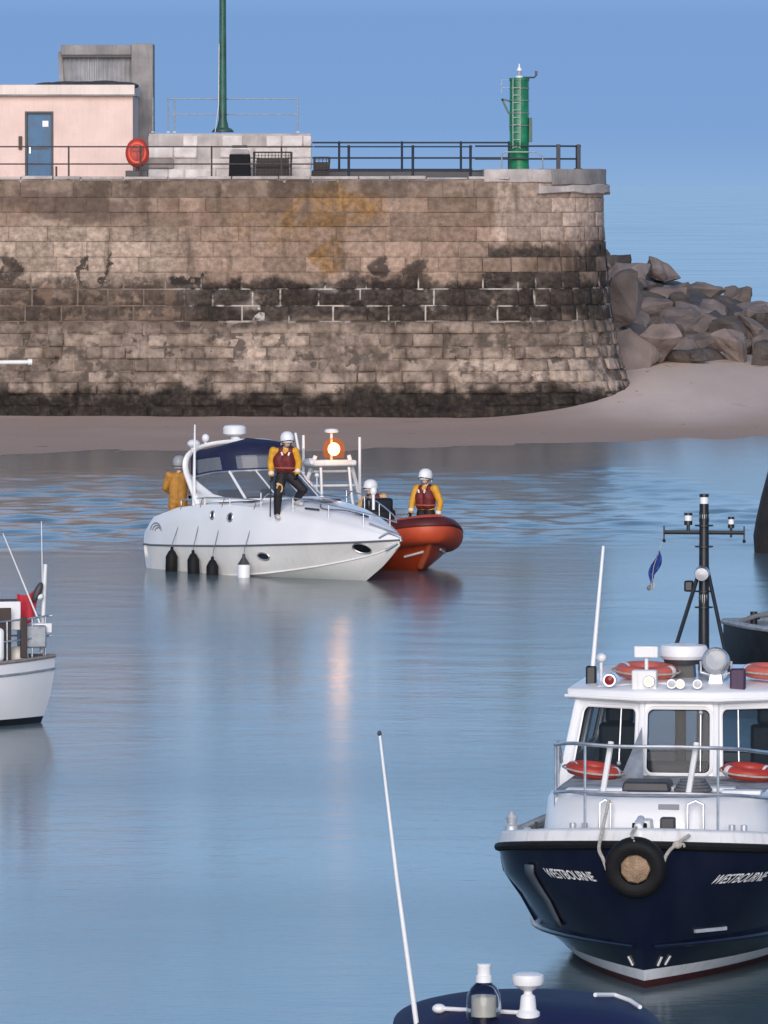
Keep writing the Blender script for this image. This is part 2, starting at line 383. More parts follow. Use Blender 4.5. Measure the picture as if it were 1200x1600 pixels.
def sand_z(X, Y):
    ye = np.interp(X, [-40, -14, -4, 2, 8.5, 12.5, 30], [206, 208.5, 212, 215, 220, 224, 238])
    z = np.minimum(0.011 * (Y - ye), 0.26 + 0.002 * (Y - ye))
    z = z + 1.9 * sstep(2.5, 9.5, X) * sstep(224, 254, Y) * (1 - sstep(300, 345, Y) * 1.7)
    return z
def sand():
    xs = np.concatenate([np.arange(-60, -14, 4), np.arange(-14, 17, 0.5), np.arange(17, 120, 6)])
    ys = np.concatenate([np.arange(200, 262, 0.5), np.arange(262, 380, 5)])
    mb = MB(); P = []
    for x in xs:
        row = []
        for y in ys:
            z = float(sand_z(x, y)); z += 0.03 * noise.noise((x * .5, y * .2, 1)) + 0.012 * noise.noise((x * 1.4, y * .9, 4))
            row.append((x, y, z))
        P.append(row)
    mb.grid(P)
    m = mat('beach_sand', (0.70, 0.56, 0.475), 0.9, spec=.15, var=0.2, scale=0.25, bump=0.6, bscale=5, stretch=(1, .25, 1))
    t = m.node_tree; n, l = t.nodes, t.links; b = n['Principled BSDF']; dry = b.inputs['Base Color'].links[0].from_socket
    tc = n.new('ShaderNodeTexCoord'); sp = n.new('ShaderNodeSeparateXYZ'); l.new(tc.outputs['Object'], sp.inputs[0])
    nz = n.new('ShaderNodeTexNoise'); nz.inputs['Scale'].default_value = .35; nz.inputs['Detail'].default_value = 8; mp = n.new('ShaderNodeMapping'); mp.inputs['Scale'].default_value = (.5, .35, 1); l.new(tc.outputs['Object'], mp.inputs[0]); l.new(mp.outputs[0], nz.inputs['Vector'])
    ad = n.new('ShaderNodeMath'); ad.operation = 'MULTIPLY_ADD'; l.new(nz.outputs['Fac'], ad.inputs[0]); ad.inputs[1].default_value = .5; l.new(sp.outputs['Z'], ad.inputs[2])
    mr = n.new('ShaderNodeMapRange'); mr.interpolation_type = 'SMOOTHSTEP'; mr.inputs[1].default_value = .28; mr.inputs[2].default_value = .95; l.new(ad.outputs[0], mr.inputs[0])
    mx = n.new('ShaderNodeMix'); mx.data_type = 'RGBA'; mx.inputs[6].default_value = (.46, .325, .255, 1); l.new(mr.outputs[0], mx.inputs[0]); l.new(dry, mx.inputs[7]); last = mx.outputs[2]
    for sc, lo, hi, colr in ((3.2, .70, .74, (.22, .17, .145)), (1.3, .66, .74, (.36, .27, .22))):     # weed, shells and pebbles in strands
        n2 = n.new('ShaderNodeTexNoise'); n2.inputs['Scale'].default_value = sc; n2.inputs['Detail'].default_value = 7; l.new(mp.outputs[0], n2.inputs['Vector'])
        r2 = n.new('ShaderNodeMapRange'); r2.inputs[1].default_value = lo; r2.inputs[2].default_value = hi; l.new(n2.outputs['Fac'], r2.inputs[0])
        m2 = n.new('ShaderNodeMix'); m2.data_type = 'RGBA'; l.new(r2.outputs[0], m2.inputs[0]); l.new(last, m2.inputs[6]); m2.inputs[7].default_value = rgb(colr); last = m2.outputs[2]
    l.new(last, b.inputs['Base Color'])
    structure(mb.build('sand', m))
sand()

# ================================================================== STONE PIER
PY = 236.0; PXC, PRAD = 3.3, 4.2; PYC = PY + PRAD
A0 = -34.0; ARC = PRAD * PI / 2; A2 = PXC + ARC + 22
def pier_xy(a, off):
    if a <= PXC: return Vector((a, PY - off, 0))
    if a <= PXC + ARC:
        t = (a - PXC) / PRAD; return Vector((PXC + (PRAD + off) * math.sin(t), PYC - (PRAD + off) * math.cos(t), 0))
    return Vector((PXC + PRAD + off, PYC + (a - PXC - ARC), 0))
def batter(z): return interp(z, [-0.6, 0.2, 1.4, 2.2, 3.4, 4.7, 6.0, 8.2], [1.45, 1.15, 0.80, 0.54, 0.32, 0.15, 0.02, 0.0])
def pier_pt(a, z, off=0.0):
    p = pier_xy(a, batter(z) + off); p.z = z; return p

def pier_material():
    m = bpy.data.materials.new('pier_stone'); m.use_nodes = True
    t = m.node_tree; n, l = t.nodes, t.links; b = n['Principled BSDF']; b.inputs['Roughness'].default_value = 0.9
    b.inputs['Specular IOR Level'].default_value = 0.25
    uv = n.new('ShaderNodeUVMap'); uv.uv_map = 'wall'
    sp = n.new('ShaderNodeSeparateXYZ'); l.new(uv.outputs[0], sp.inputs[0])
    A, Z = sp.outputs[0], sp.outputs[1]
    at = n.new('ShaderNodeAttribute'); at.attribute_name = 'tone'
    tone = n.new('ShaderNodeSeparateColor'); l.new(at.outputs['Color'], tone.inputs[0])
    def mth(op, x, y=None, z=None):
        q = n.new('ShaderNodeMath'); q.operation = op
        for i, s in enumerate((x, y, z)):
            if s is None: continue
            if isinstance(s, (int, float)): q.inputs[i].default_value = s
            else: l.new(s, q.inputs[i])
        return q.outputs[0]
    def nz(scale, detail=6, stretch=(1, 1, 1), rough=.6):
        mp = n.new('ShaderNodeMapping'); mp.inputs['Scale'].default_value = stretch; l.new(uv.outputs[0], mp.inputs[0])
        q = n.new('ShaderNodeTexNoise'); q.inputs['Scale'].default_value = scale; q.inputs['Detail'].default_value = detail; q.inputs['Roughness'].default_value = rough
        l.new(mp.outputs[0], q.inputs['Vector']); return q.outputs['Fac']
    def ramp(x, a, c):
        q = n.new('ShaderNodeMapRange'); q.interpolation_type = 'SMOOTHSTEP'; q.clamp = True
        l.new(x, q.inputs[0]); q.inputs[1].default_value = a; q.inputs[2].default_value = c; return q.outputs[0]
    def mix(f, x, y):
        q = n.new('ShaderNodeMix'); q.data_type = 'RGBA'
        l.new(f, q.inputs[0]) if not isinstance(f, (int, float)) else setattr(q.inputs[0], 'default_value', f)
        for i, s in ((6, x), (7, y)):
            if isinstance(s, tuple): q.inputs[i].default_value = rgb(s)
            else: l.new(s, q.inputs[i])
        return q.outputs[2]
    big, mid, fine = nz(.45, 5), nz(1.3, 7), nz(5, 6)
    wob = mth('ADD', mth('MULTIPLY', mth('SUBTRACT', big, .5), 1.6), mth('MULTIPLY', mth('SUBTRACT', mid, .5), 1.3))
    Zw = mth('ADD', Z, wob); Aw = mth('ADD', A, mth('MULTIPLY', wob, 1.4))
    def band(x, a, b_, c, d): return mth('MULTIPLY', ramp(x, a, b_), mth('SUBTRACT', 1.0, ramp(x, c, d)))
    def blob(ca, cz, ra, rz, soft=.45):
        d = mth('ADD', mth('POWER', mth('ABSOLUTE', mth('DIVIDE', mth('SUBTRACT', Aw, ca), ra)), 2.0), mth('POWER', mth('ABSOLUTE', mth('DIVIDE', mth('SUBTRACT', Zw, cz), rz)), 2.0))
        return mth('SUBTRACT', 1.0, ramp(d, 1 - soft, 1 + soft))
    c = mix(ramp(mid, .35, .65), (0.225, 0.16, 0.12), (0.38, 0.285, 0.23))
    pale = mix(ramp(fine, .3, .7), (0.37, 0.295, 0.24), (0.50, 0.41, 0.345))
    c = mix(mth('MULTIPLY', mth('MAXIMUM', blob(-10.3, 5.6, 4.2, 1.15), blob(-8.5, 2.3, 1.0, .7)), .9), c, pale)
    c = mix(mth('MULTIPLY', mth('MAXIMUM', blob(-3.5, 5.7, 3.6, 1.0), blob(1.7, 5.9, 2.3, 1.1)), .75), c, mix(ramp(fine, .3, .7), (0.31, 0.225, 0.175), (0.40, 0.30, 0.24)))
    c = mix(mth('MULTIPLY', ramp(Zw, 7.25, 7.9), .85), c, mix(ramp(mid, .4, .6), (0.13, 0.10, 0.085), (0.24, 0.19, 0.155)))
    c = mix(mth('MULTIPLY', blob(-10.5, 7.3, 2.6, .5), .7), c, (0.13, 0.10, 0.085))
    lich = mth('MULTIPLY', mth('MAXIMUM', mth('MAXIMUM', blob(-1.6, 7.2, 1.8, .7), blob(-1.7, 5.9, .45, .9)), mth('MULTIPLY', blob(-3.2, 6.8, 2.2, .9), .4)), ramp(mid, .32, .58))
    c = mix(mth('MULTIPLY', lich, .85), c, mix(ramp(fine, .35, .65), (0.20, 0.115, 0.045), (0.30, 0.17, 0.06)))
    # paler colour on the upper pier head
    head = mth('MULTIPLY', ramp(A, 3.5, 3.9), ramp(Zw, 5.9, 6.3))
    c = mix(mth('MULTIPLY', head, .92), c, mix(ramp(fine, .3, .7), (0.42, 0.33, 0.28), (0.52, 0.42, 0.36)))
    # dark weathered courses
    dk = mix(ramp(fine, .35, .7), (0.022, 0.019, 0.018), (0.060, 0.050, 0.045))
    dband = mth('MULTIPLY', band(Zw, 3.05, 3.45, 4.6, 5.0), mth('MAXIMUM', ramp(Aw, -8.5, -5.5), mth('MULTIPLY', ramp(mid, .40, .50), .85)))
    c = mix(mth('MULTIPLY', dband, .93), c, dk)
    c = mix(mth('MULTIPLY', mth('MULTIPLY', band(Zw, 4.4, 4.7, 5.7, 6.2), mth('MULTIPLY', ramp(Aw, 2.0, 3.2), ramp(tone.outputs[0], .25, .45))), .93), c, dk)
    c = mix(mth('MULTIPLY', blob(-6.6, 4.85, .55, .25, .3), .95), c, (0.03, 0.026, 0.024))  # shade inside the drain hole, painted as a dark blob
    for ca, cz, ra, rz in ((-12.7, 5.1, .35, .5), (-10.1, 5.1, .16, .45), (-9.1, 5.3, .08, .5), (-.1, 5.2, .35, .35), (.9, 5.0, .4, .3)):
        c = mix(mth('MULTIPLY', blob(ca, cz, ra, rz, .4), .9), c, (0.045, 0.037, 0.033))
    # lower wall
    low = mth('SUBTRACT', 1.0, ramp(Zw, 3.1, 3.6))
    lowc = mix(ramp(mid, .38, .62), (0.18, 0.145, 0.12), (0.36, 0.295, 0.25))
    c = mix(mth('MULTIPLY', low, .9), c, lowc)
    c = mix(mth('MULTIPLY', mth('MULTIPLY', band(Zw, .9, 1.4, 2.7, 3.3), mth('MAXIMUM', blob(-4.2, 2.5, 1.6, .9), mth('MAXIMUM', blob(3.3, 1.9, .9, .5), blob(6.5, 1.6, 2.2, .7)))), .85), c, mix(ramp(fine, .3, .7), (0.38, 0.31, 0.26), (0.50, 0.41, 0.35)))
    # weed at the foot
    foot = mth('SUBTRACT', 1.0, ramp(mth('ADD', Z, mth('MULTIPLY', wob, .9)), 0.85, 1.45))
    c = mix(mth('MULTIPLY', foot, .95), c, mix(ramp(fine, .4, .75), (0.014, 0.012, 0.011), (0.050, 0.040, 0.033)))
    # runs and blotches of damp, moss and washed-out render
    run = nz(1.0, 6, (1.6, .30, 1)); blot = nz(.8, 8, (1, 1.3, 1), .7)
    c = mix(mth('MULTIPLY', ramp(run, .54, .68), .55), c, (0.075, 0.058, 0.048))
    c = mix(mth('MULTIPLY', ramp(blot, .56, .66), mth('MULTIPLY', .5, ramp(Z, 1.2, 1.9))), c, mix(ramp(fine, .35, .65), (0.085, 0.068, 0.058), (0.15, 0.12, 0.10)))
    c = mix(mth('MULTIPLY', ramp(nz(.9, 8, (1.1, .9, 1), .7), .57, .68), mth('MULTIPLY', .55, ramp(Z, 1.4, 2.2))), c, (0.37, 0.295, 0.245))
    c = mix(mth('MULTIPLY', mth('MULTIPLY', ramp(nz(1.5, 9, (1, 1, 1), .72), .58, .64), mth('SUBTRACT', 1.0, ramp(Z, 3.0, 3.5))), .75), c, (0.040, 0.032, 0.028))  # shaded cavities of the lower wall, painted as dark patches
    # block to block tone, crumbs and scatter
    tm = n.new('ShaderNodeMapRange'); l.new(tone.outputs[0], tm.inputs[0]); tm.inputs[3].default_value = .72; tm.inputs[4].default_value = 1.22
    fm = n.new('ShaderNodeMapRange'); l.new(fine, fm.inputs[0]); fm.inputs[1].default_value = .3; fm.inputs[2].default_value = .7; fm.inputs[3].default_value = .74; fm.inputs[4].default_value = 1.2
    mul = mth('MULTIPLY', tm.outputs[0], fm.outputs[0])
    wm = n.new('ShaderNodeVectorMath'); wm.operation = 'MULTIPLY'; l.new(c, wm.inputs[0]); wm.inputs[1].default_value = (0.99, .945, .885)
    vm = n.new('ShaderNodeVectorMath'); vm.operation = 'SCALE'; l.new(wm.outputs[0], vm.inputs[0]); l.new(mul, vm.inputs['Scale'])
    c = vm.outputs[0]
    # mortar: pale, chalky in the dark courses, brown elsewhere
    isj = tone.outputs[1]
    mc = mix(mth('MULTIPLY', band(Z, 3.3, 3.5, 4.7, 4.95), ramp(A, -8, -6)), mix(ramp(mid, .4, .6), (0.15, 0.115, 0.09), (0.25, 0.19, 0.155)), mix(ramp(nz(.9, 8), .47, .56), (0.035, 0.030, 0.027), (0.52, 0.47, 0.42)))
    mc = mix(head, mc, (0.30, 0.23, 0.19)); mc = mix(mth('MULTIPLY', low, ramp(Z, 3.4, 3.2)), mc, (0.085, 0.067, 0.055)); mc = mix(foot, mc, (0.02, 0.017, 0.015))
    c = mix(mth('MULTIPLY', isj, mth('MAXIMUM', band(Z, 3.2, 3.4, 4.75, 5.0), mth('MULTIPLY', mth('SUBTRACT', .85, mth('MULTIPLY', .5, ramp(Z, 4.8, 5.0))), ramp(nz(1.7, 5), .42, .58)))), c, mc)
    l.new(c, b.inputs['Base Color'])
    bp = n.new('ShaderNodeBump'); bp.inputs['Strength'].default_value = .7; bp.inputs['Distance'].default_value = .06
    l.new(mth('ADD', fine, mth('MULTIPLY', nz(18, 4), .4)), bp.inputs['Height']); l.new(bp.outputs[0], b.inputs['Normal'])
    return m
PIER_M = pier_material()

def wall_mesh(name, blocks, parent, material):
    """blocks: (a0,a1,z0,z1,prot,tone,joint) -> roughened stones in one mesh with wall coordinates"""
    V, Fc, UV, TN = [], [], [], []
    for a0, a1, z0, z1, prot, tone, joint in blocks:
        nx = max(4, 2 + int((a1 - a0) / .18)); nz_ = 5; o = len(V); sd = random.random() * 50
        for i in range(nx + 1):
            for k in range(nz_ + 1):
                u = 0 if i == 0 else nx if i == nx else (i - 1) * nx / (nx - 2); w = 0 if k == 0 else nz_ if k == nz_ else (k - 1) * nz_ / (nz_ - 2)
                ea = .022 * (1 if i == 1 else -1 if i == nx - 1 else 0); ek = .018 * (1 if k == 1 else -1 if k == nz_ - 1 else 0)
                if joint: u, w, ea, ek = i, k, 0, 0
                a = a0 + (a1 - a0) * u / nx + ea; z = z0 + (z1 - z0) * w / nz_ + ek
                ex = min(i, nx - i); ez = min(k, nz_ - k); e = min(ex, ez)
                ja = (random.random() - .5) * .02 if ex > 1 else 0
                rk = 2.0 if z < 3.3 else .8
                d = prot + rk * .034 * noise.noise((a * 2.1, z * 2.3, sd)) + rk * .018 * noise.noise((a * 6, z * 6, sd)) + .05 * noise.noise((a * .5, z * .6, 9))
                if not joint: d += ((-.06 if z < 4.7 else -.010) if e == 0 else 0)
                V.append(pier_pt(a + (joint == 0) * .6 * ja, z, d)); UV.append((a, z)); TN.append((tone, 1.0 if (joint or e == 0) else (.55 * max(0, noise.noise((a * 1.1, z * 1.1, 3.3)) + .1) if e == 1 else 0.0), 0, 1))
        for i in range(nx):
            for k in range(nz_):
                p = o + i * (nz_ + 1) + k; Fc.append((p, p + nz_ + 1, p + nz_ + 2, p + 1))
    me = bpy.data.meshes.new(name); me.from_pydata([tuple(v) for v in V], [], Fc); me.update()
    u = me.uv_layers.new(name='wall')
    vi = np.zeros(len(me.loops), dtype=np.int32); me.loops.foreach_get('vertex_index', vi)
    u.data.foreach_set('uv', np.array(UV, dtype=np.float32)[vi].ravel())
    ca = me.color_attributes.new('tone', 'FLOAT_COLOR', 'POINT'); ca.data.foreach_set('color', np.array(TN, dtype=np.float32).ravel())
    me.materials.append(material)
    me.polygons.foreach_set('use_smooth', [True] * len(me.polygons))
    o = bpy.data.objects.new(name, me); COL.objects.link(o); o.parent = parent
    return o

def build_pier():
    t = thing('stone_pier', 'long weathered stone harbour pier with rounded battered head behind the sandbar', 'pier')
    rnd = random.Random(11)
    blocks = []; z = -0.3
    hs = [.46, .44, .40, .36, .38, .42, .40, .44, .42, .52, .56, .56, .50, .52, .50, .48, .50, .50, .42]
    ci = 0
    while z < 8.12 and ci < len(hs) + 3:
        h = hs[ci] if ci < len(hs) else .4
        z1 = min(8.14, z + h)
        if 8.14 - z1 < .2: z1 = 8.14
        a = A0 + rnd.random(); low = z < 3.3
        while a < A2:
            w = rnd.uniform(.4, 1.35) if low else rnd.uniform(.7, 1.8)
            if PXC < a < PXC + ARC: w *= .75
            j = rnd.uniform(.008, .02)
            zz = rnd.uniform(-.05, .035) if low else rnd.uniform(-.008, .008)
            prot = rnd.gauss(0, .03 if low else .012) - (.12 if low and rnd.random() < .06 else 0)
            blocks.append((a + j, a + w - j, z + .012, z1 - .012 + zz, prot, rnd.random(), 0))
            a += w
        z = z1; ci += 1
        if z >= 8.14: break
    wall_mesh('masonry', blocks, t, PIER_M)
    core = [(A0 + i * 2, A0 + i * 2 + 2, z0, z0 + 1.06, -.045, .5, 1) for i in range(int((A2 - A0) / 2)) for z0 in (-.35, .71, 1.77, 2.83, 3.89, 4.95, 6.01, 7.07)]
    wall_mesh('mortar', core, t, PIER_M)
    # paved top
    mb = MB(); n = 60; out_ = [pier_xy(A0 + (A2 - A0) * i / n, -.03) for i in range(n + 1)]
    dense = [pier_xy(a, -.03) for a in list(np.linspace(A0, PXC, 12)) + list(np.linspace(PXC, PXC + ARC, 16)) + [A2]]
    dense += [Vector((A0, PYC + A2 - PXC - ARC, 0))]
    mb.prism([(p.x, p.y) for p in dense], .10, c=(0, 0, 8.06)); mb.build('deck', 'concrete_pale', t)
    # rough coping kerb along the edge
    a = A0; mb = MB()
    while a < 3.0:
        w = rnd.uniform(.9, 1.7); q = [pier_xy(a + .01, .05 + rnd.uniform(-.02, .03)), pier_xy(a + w - .01, .05 + rnd.uniform(-.02, .03))]
        h = rnd.uniform(.05, .12)
        c = (q[0] + q[1]) / 2; mb.box((c.x, c.y + .3, 8.165 + h / 2), (w - .03, .7, h)); a += w
    mb.build('coping', 'concrete_pale', t, bevel=.03)
    # string course and raised cap of the pier head
    def ringband(name, a0, a1, z0, z1, off, m, depth=.8, rough=.03, n=40):
        mb = MB(); P = []
        for i in range(n + 1):
            a = a0 + (a1 - a0) * i / n
            rr = lambda k: rough * noise.noise((a * 1.3, k * 3.1, z0 * 2))
            P.append([Vector((*pier_xy(a, -depth).xy, z0)), Vector((*pier_xy(a, off + rr(1)).xy, z0 + rr(5))), Vector((*pier_xy(a, off + rr(2)).xy, (z0 + z1) / 2)),
                      Vector((*pier_xy(a, off + rr(3)).xy, z1 + rr(4))), Vector((*pier_xy(a, -depth).xy, z1 + rr(4)))])
        mb.grid(P, closed_j=True, smooth=False)
        mb.add(P[0], [(0, 1, 2, 3, 4)], 0, False); mb.add(P[-1], [(4, 3, 2, 1, 0)], 0, False)
        return mb.build(name, m, t, bevel=.03)
    ringband('head_moulding', 5.2, A2 - 8, 7.68, 7.98, .20, 'concrete_pale', rough=.10)
    ringband('head_cap', 5.75, A2 - 8, 7.985, 8.52, .08, 'concrete', rough=.03)
    ringband('head_cap', 3.35, 5.745, 8.07, 8.50, .06, 'concrete_pale', rough=.04)
    mb = MB(); pl = [pier_xy(a, -.78) for a in np.linspace(3.4, PXC + ARC, 20)] + [Vector((6.7, 254, 0)), Vector((3.4, 254, 0))]
    mb.prism([(p.x, p.y) for p in pl], .36, c=(0, 0, 8.15)); mb.build('head_platform', 'concrete_pale', t)
    # sloping end of the platform
    return t
build_pier()
x, z = ZX(20, 565, 234.0)
tag(MB().tube([(-16, 233.9, 2.06), (-11.9, 233.8, 2.10), (-11.83, 233.8, 2.105)], [.075, .075, .06]).add([], []).tube([(-11.83, 233.8, 2.105), (-11.68, 233.8, 2.107)], .11).build('outfall_pipe', 'white_paint'),
    'thin white pipe lying level across the stone wall at the left edge', 'pipe')

# boulders of the rock armour -------------------------------------------------
def boulder_mesh(seed, sx, sy, sz):
    rn = random.Random(seed); bm = bmesh.new()
    for i in range(13):
        v = Vector((rn.gauss(0, 1), rn.gauss(0, 1), rn.gauss(0, 1))).normalized(); v *= rn.uniform(.82, 1.05)
        bm.verts.new((v.x * sx, v.y * sy, v.z * sz))
    bmesh.ops.convex_hull(bm, input=bm.verts)
    bmesh.ops.delete(bm, geom=[v for v in bm.verts if not v.link_faces], context='VERTS')
    bmesh.ops.triangulate(bm, faces=bm.faces)
    bmesh.ops.subdivide_edges(bm, edges=bm.edges, cuts=4, use_grid_fill=True)
    for _ in range(1): bmesh.ops.smooth_vert(bm, verts=bm.verts, factor=.22, use_axis_x=True, use_axis_y=True, use_axis_z=True)
    bm.normal_update()
    for v in bm.verts:
        v.co += v.normal * (.12 * noise.noise(v.co * 1.6 + Vector((seed, 0, 0))) + .05 * noise.noise(v.co * 4 + Vector((seed, 3, 0))))
    me = bpy.data.meshes.new('boulder'); bm.to_mesh(me); bm.free()
    return me
def build_rocks():
    mats = [mat('boulder_%s' % k, c, .9, var=.45, scale=1.1, bump=.8, bscale=5) for k, c in (('pale', (.25, .20, .18)), ('mid', (.185, .15, .135)), ('dark', (.105, .088, .08)))]
    rn = random.Random(9)
    meshes = []
    for i in range(12):
        me = boulder_mesh(i + 20, 1, rn.uniform(.7, 1), rn.uniform(.6, .85)); me.materials.append(mats[i % 3]); meshes.append(me)
    xs = [930, 955, 1000, 1050, 1085, 1112, 1140, 1170, 1200, 1300]
    top = [345, 352, 372, 388, 398, 424, 424, 440, 444, 460]; bot = [535, 545, 560, 558, 552, 535, 535, 532, 522, 525]
    k = 0
    special = [(1040, 540, 54, 'big grey boulder with a flat pale face at the foot of the rock pile'),
               (985, 468, 60, 'large pale slab boulder leaning against the pier head'),
               (1092, 556, 24, 'low dark boulder lying on the sand in front of the pile')]
    for px, py, rpx, lab in special:
        Y = 245 if py > 500 else 254; p = W(px, py, Y); s = rpx / F * Y
        o = bpy.data.objects.new('boulder', meshes[k % 12]); COL.objects.link(o); k += 1
        o.location = p; o.scale = (s, s, s * (1 if rpx > 30 else .6)); o.rotation_euler = (rn.uniform(-.3, .3), rn.uniform(-.3, .3), rn.uniform(0, 6))
        tag(o, lab, 'boulder', 'boulders of the rock armour')
    for layer in range(11):
        f = layer / 10
        x = 915 + rn.uniform(0, 15)
        while x < 1270:
            yt, yb = interp(x, xs, top), interp(x, xs, bot)
            hgt = yb - yt; r = rn.uniform(23, 46) * (1.0 + .2 * (hgt > 110))
            r *= 1.2 if x < 1112 else 1.15; r = min(r, hgt * .42)
            y = yb - 6 - (hgt - r * 1.2) * f * .97 + rn.uniform(-5, 5)
            Y = 246 + 32 * f + rn.uniform(-1, 1); p = W(x, y + r * .2, Y); s = r / F * Y
            if f < .25: p.z = min(p.z, float(sand_z(p.x, p.y)) + .38 * s)
            o = bpy.data.objects.new('boulder', meshes[rn.randrange(12)]); COL.objects.link(o); k += 1
            o.location = p; o.scale = (s * rn.uniform(1, 1.35), s * 1.2, s * rn.uniform(.8, 1.1)); o.rotation_euler = (rn.uniform(-.5, .5), rn.uniform(-.5, .5), rn.uniform(0, 6))
            tag(o, 'grey boulder heaped among others in the rock armour behind the pier head', 'boulder', 'boulders of the rock armour')
            x += r * 1.3
    mb = MB(); P = []
    for x in np.arange(905, 1300, 9):
        yt, yb = interp(x, xs, top), interp(x, xs, bot); row = []
        for k in range(9):
            f = k / 8; q = W(x, yb + 4 - (yb - yt) * f * .8 + 6 * noise.noise((x * .05, f * 4, 2)), 248.5 + 31 * f); q.z -= .3; row.append(q)
        row[0].z = min(row[0].z, float(sand_z(row[0].x, row[0].y)) - .1)
        row.append(row[-1] + Vector((0, 6, -5))); P.append(row)
    mb.grid(P); structure(mb.build('rubble_bank', mats[2]))
build_rocks()

# ================================================================== ON THE PIER
DECK = 8.16
def rail_run(name, label, pts, heights, posts, m, pr=.03, rr=.024, group='railings on the pier', base=DECK, cat='railing'):
    """pts: polyline of (x,y); heights: rail heights; posts: list of (x,y)"""
    t = thing(name, label, cat, (pts[0][0], pts[0][1], base), 0, group)
    o = Vector((pts[0][0], pts[0][1], 0))
    for h in heights:
        MB().tube([Vector((p[0], p[1], h)) - o for p in pts], rr, 8).build('rail', m, t)
    for p in posts:
        mb = MB(); q = Vector((p[0], p[1], 0)) - o
        mb.cyl(q, q + Vector((0, 0, max(heights))), pr, n=8); mb.box(q + Vector((0, 0, .02)), (pr * 4, pr * 4, .04)); mb.ell(q + Vector((0, 0, max(heights))), pr * 1.3, n=8, k=5)
        mb.build('post', m, t)
    return t
def build_pier_top():
    YF = 236.35
    px2x = lambda px, Y=YF: (px - 600) / F * Y
    # front railing
    posts = [-22.5, -20, -17.5, -15] + [px2x(p) for p in (-2, 108, 220, 331, 440)]
    rail_run('pier_railing', 'rusty brown two-bar railing along the pier edge in front of the pink building', [(-30, YF), (px2x(490), YF)], [.52, 1.1], [(x, YF) for x in posts], 'rail_brown')
    rail_run('pier_railing', 'black three-bar railing along the pier edge right of the white block wall', [(px2x(491), YF), (px2x(738), YF)], [.34, .72, 1.1], [(px2x(p), YF) for p in (545, 645, 735)], 'rail_black', .045)
    YB = 243.5; bx = lambda px: (px - 600) / F * YB
    rail_run('pier_railing', 'far black railing along the seaward side of the pier, seen through the nearer one', [(bx(488), YB), (bx(800), YB)], [.3, .75, 1.28], [(bx(p), YB) for p in (530, 628, 720, 795)], 'rail_black', .04, .03)
    YH = 238.2; hx = lambda px: (px - 600) / F * YH
    t = rail_run('pier_railing', 'black railing with two thick square posts on the raised pier head beside the green beacon', [(hx(742), YH), (hx(870), YH), (hx(906), YH + .4), (hx(906), YH + 5)],
                 [.35, .78], [(hx(905), YH + .4), (hx(905), YH + 3)], 'rail_black', .05, .03, base=8.51)
    for px in (872, 904):
        q = Vector((hx(px) - hx(742), 0 if px < 900 else .38, 0))
        MB().box(q + Vector((0, 0, .42)), (.14 if px < 900 else .11, .12, .84)).build('post', 'rail_black', t, bevel=.01)
    tag(MB().box((-1.2, 0, 0), (8.2, .5, .28)).build('kerb_wall', 'dark_grey', loc=(px2x(640), 242.6, DECK + .15), bevel=.03), 'low dark kerb along the seaward edge of the pier deck', 'kerb')
    # pink building
    YW = 239.5; bx = lambda px: (px - 600) / F * YW
    zt = W(0, 133, YW).z; x1 = bx(208); x0 = x1 - 13.0
    b = thing('harbour_building', 'pink rendered flat-roofed harbour building with a blue door', 'building', (x1, YW, DECK))
    h = zt - DECK - .36
    dx0, dx1 = bx(40) - x1, bx(84) - x1; dh = W(0, 174, YW).z - DECK
    mb = MB()                                                   # walls with a door opening in the front
    D, th = 5.0, .3
    mb.box(((x0 - x1 + dx0) / 2, th / 2, h / 2), (dx0 - (x0 - x1), th, h)); mb.box((dx1 / 2, th / 2, h / 2), (-dx1, th, h))
    mb.box(((dx0 + dx1) / 2, th / 2, (h + dh) / 2), (dx1 - dx0, th, h - dh))
    mb.box((-th / 2, D / 2 + .15, h / 2), (th, D - .3, h)); mb.box((x0 - x1 + th / 2, D / 2 + .15, h / 2), (th, D - .3, h)); mb.box(((x0 - x1) / 2, D + .15, h / 2), (-(x0 - x1), th, h))
    mb.build('wall', 'pink_render', b)
    mb = MB(); mb.box(((x0 - x1) / 2, D / 2, h + .19), (x1 - x0 + .14, D + .5, .36)); r_ = mb.build('roof', 'pale_fascia', b, bevel=.02)
    mb = MB(); mb.box(((x0 - x1) / 2, -.262, h + .02), (x1 - x0 + .2, .03, .05)); mb.build('drip_edge', 'concrete', r_)
    mb = MB()
    for q in [(-2.9, .55, .17), (-2.3, .8, .22), (-1.6, .9, .2), (-1.0, .8, .24), (-.4, .6, .18)]:
        mb.ell((q[0], .5 + random.random(), h + .34), (q[1], .6, q[2] * .8), n=14, k=8)
    mb.build('roof_sheeting', 'roof_felt', r_)
    d = MB(); d.box(((dx0 + dx1) / 2, .12, dh / 2), (dx1 - dx0 - .14, .06, dh - .06)); d = d.build('door', 'blue_door', b, bevel=.008)
    mb = MB()
    for s in (dx0 + .03, dx1 - .03): mb.box((s, .06, dh / 2), (.07, .18, dh))
    mb.box(((dx0 + dx1) / 2, .06, dh - .035), (dx1 - dx0 - .13, .18, .07)); mb.build('door_frame', 'dark_grey', b)
    mb = MB(); mb.box((dx1 - .27, .083, dh - .42), (.2, .012, .2)); mb.build('notice', 'white_plastic', d)
    mb = MB(); mb.box((dx0 + .16, .07, 1.0), (.05, .06, .22)); mb.build('handle', 'steel', d)
    mb = MB(); mb.box(((dx0 + dx1) / 2, .084, 1.05), (dx1 - dx0 - .3, .012, .05)); mb.build('push_bar', 'dark_grey', d)
    mb = MB(); mb.box((dx0 - .16, -.05, 1.25), (.12, .1, .45)); mb.build('meter_box', 'rail_brown', b, bevel=.01)
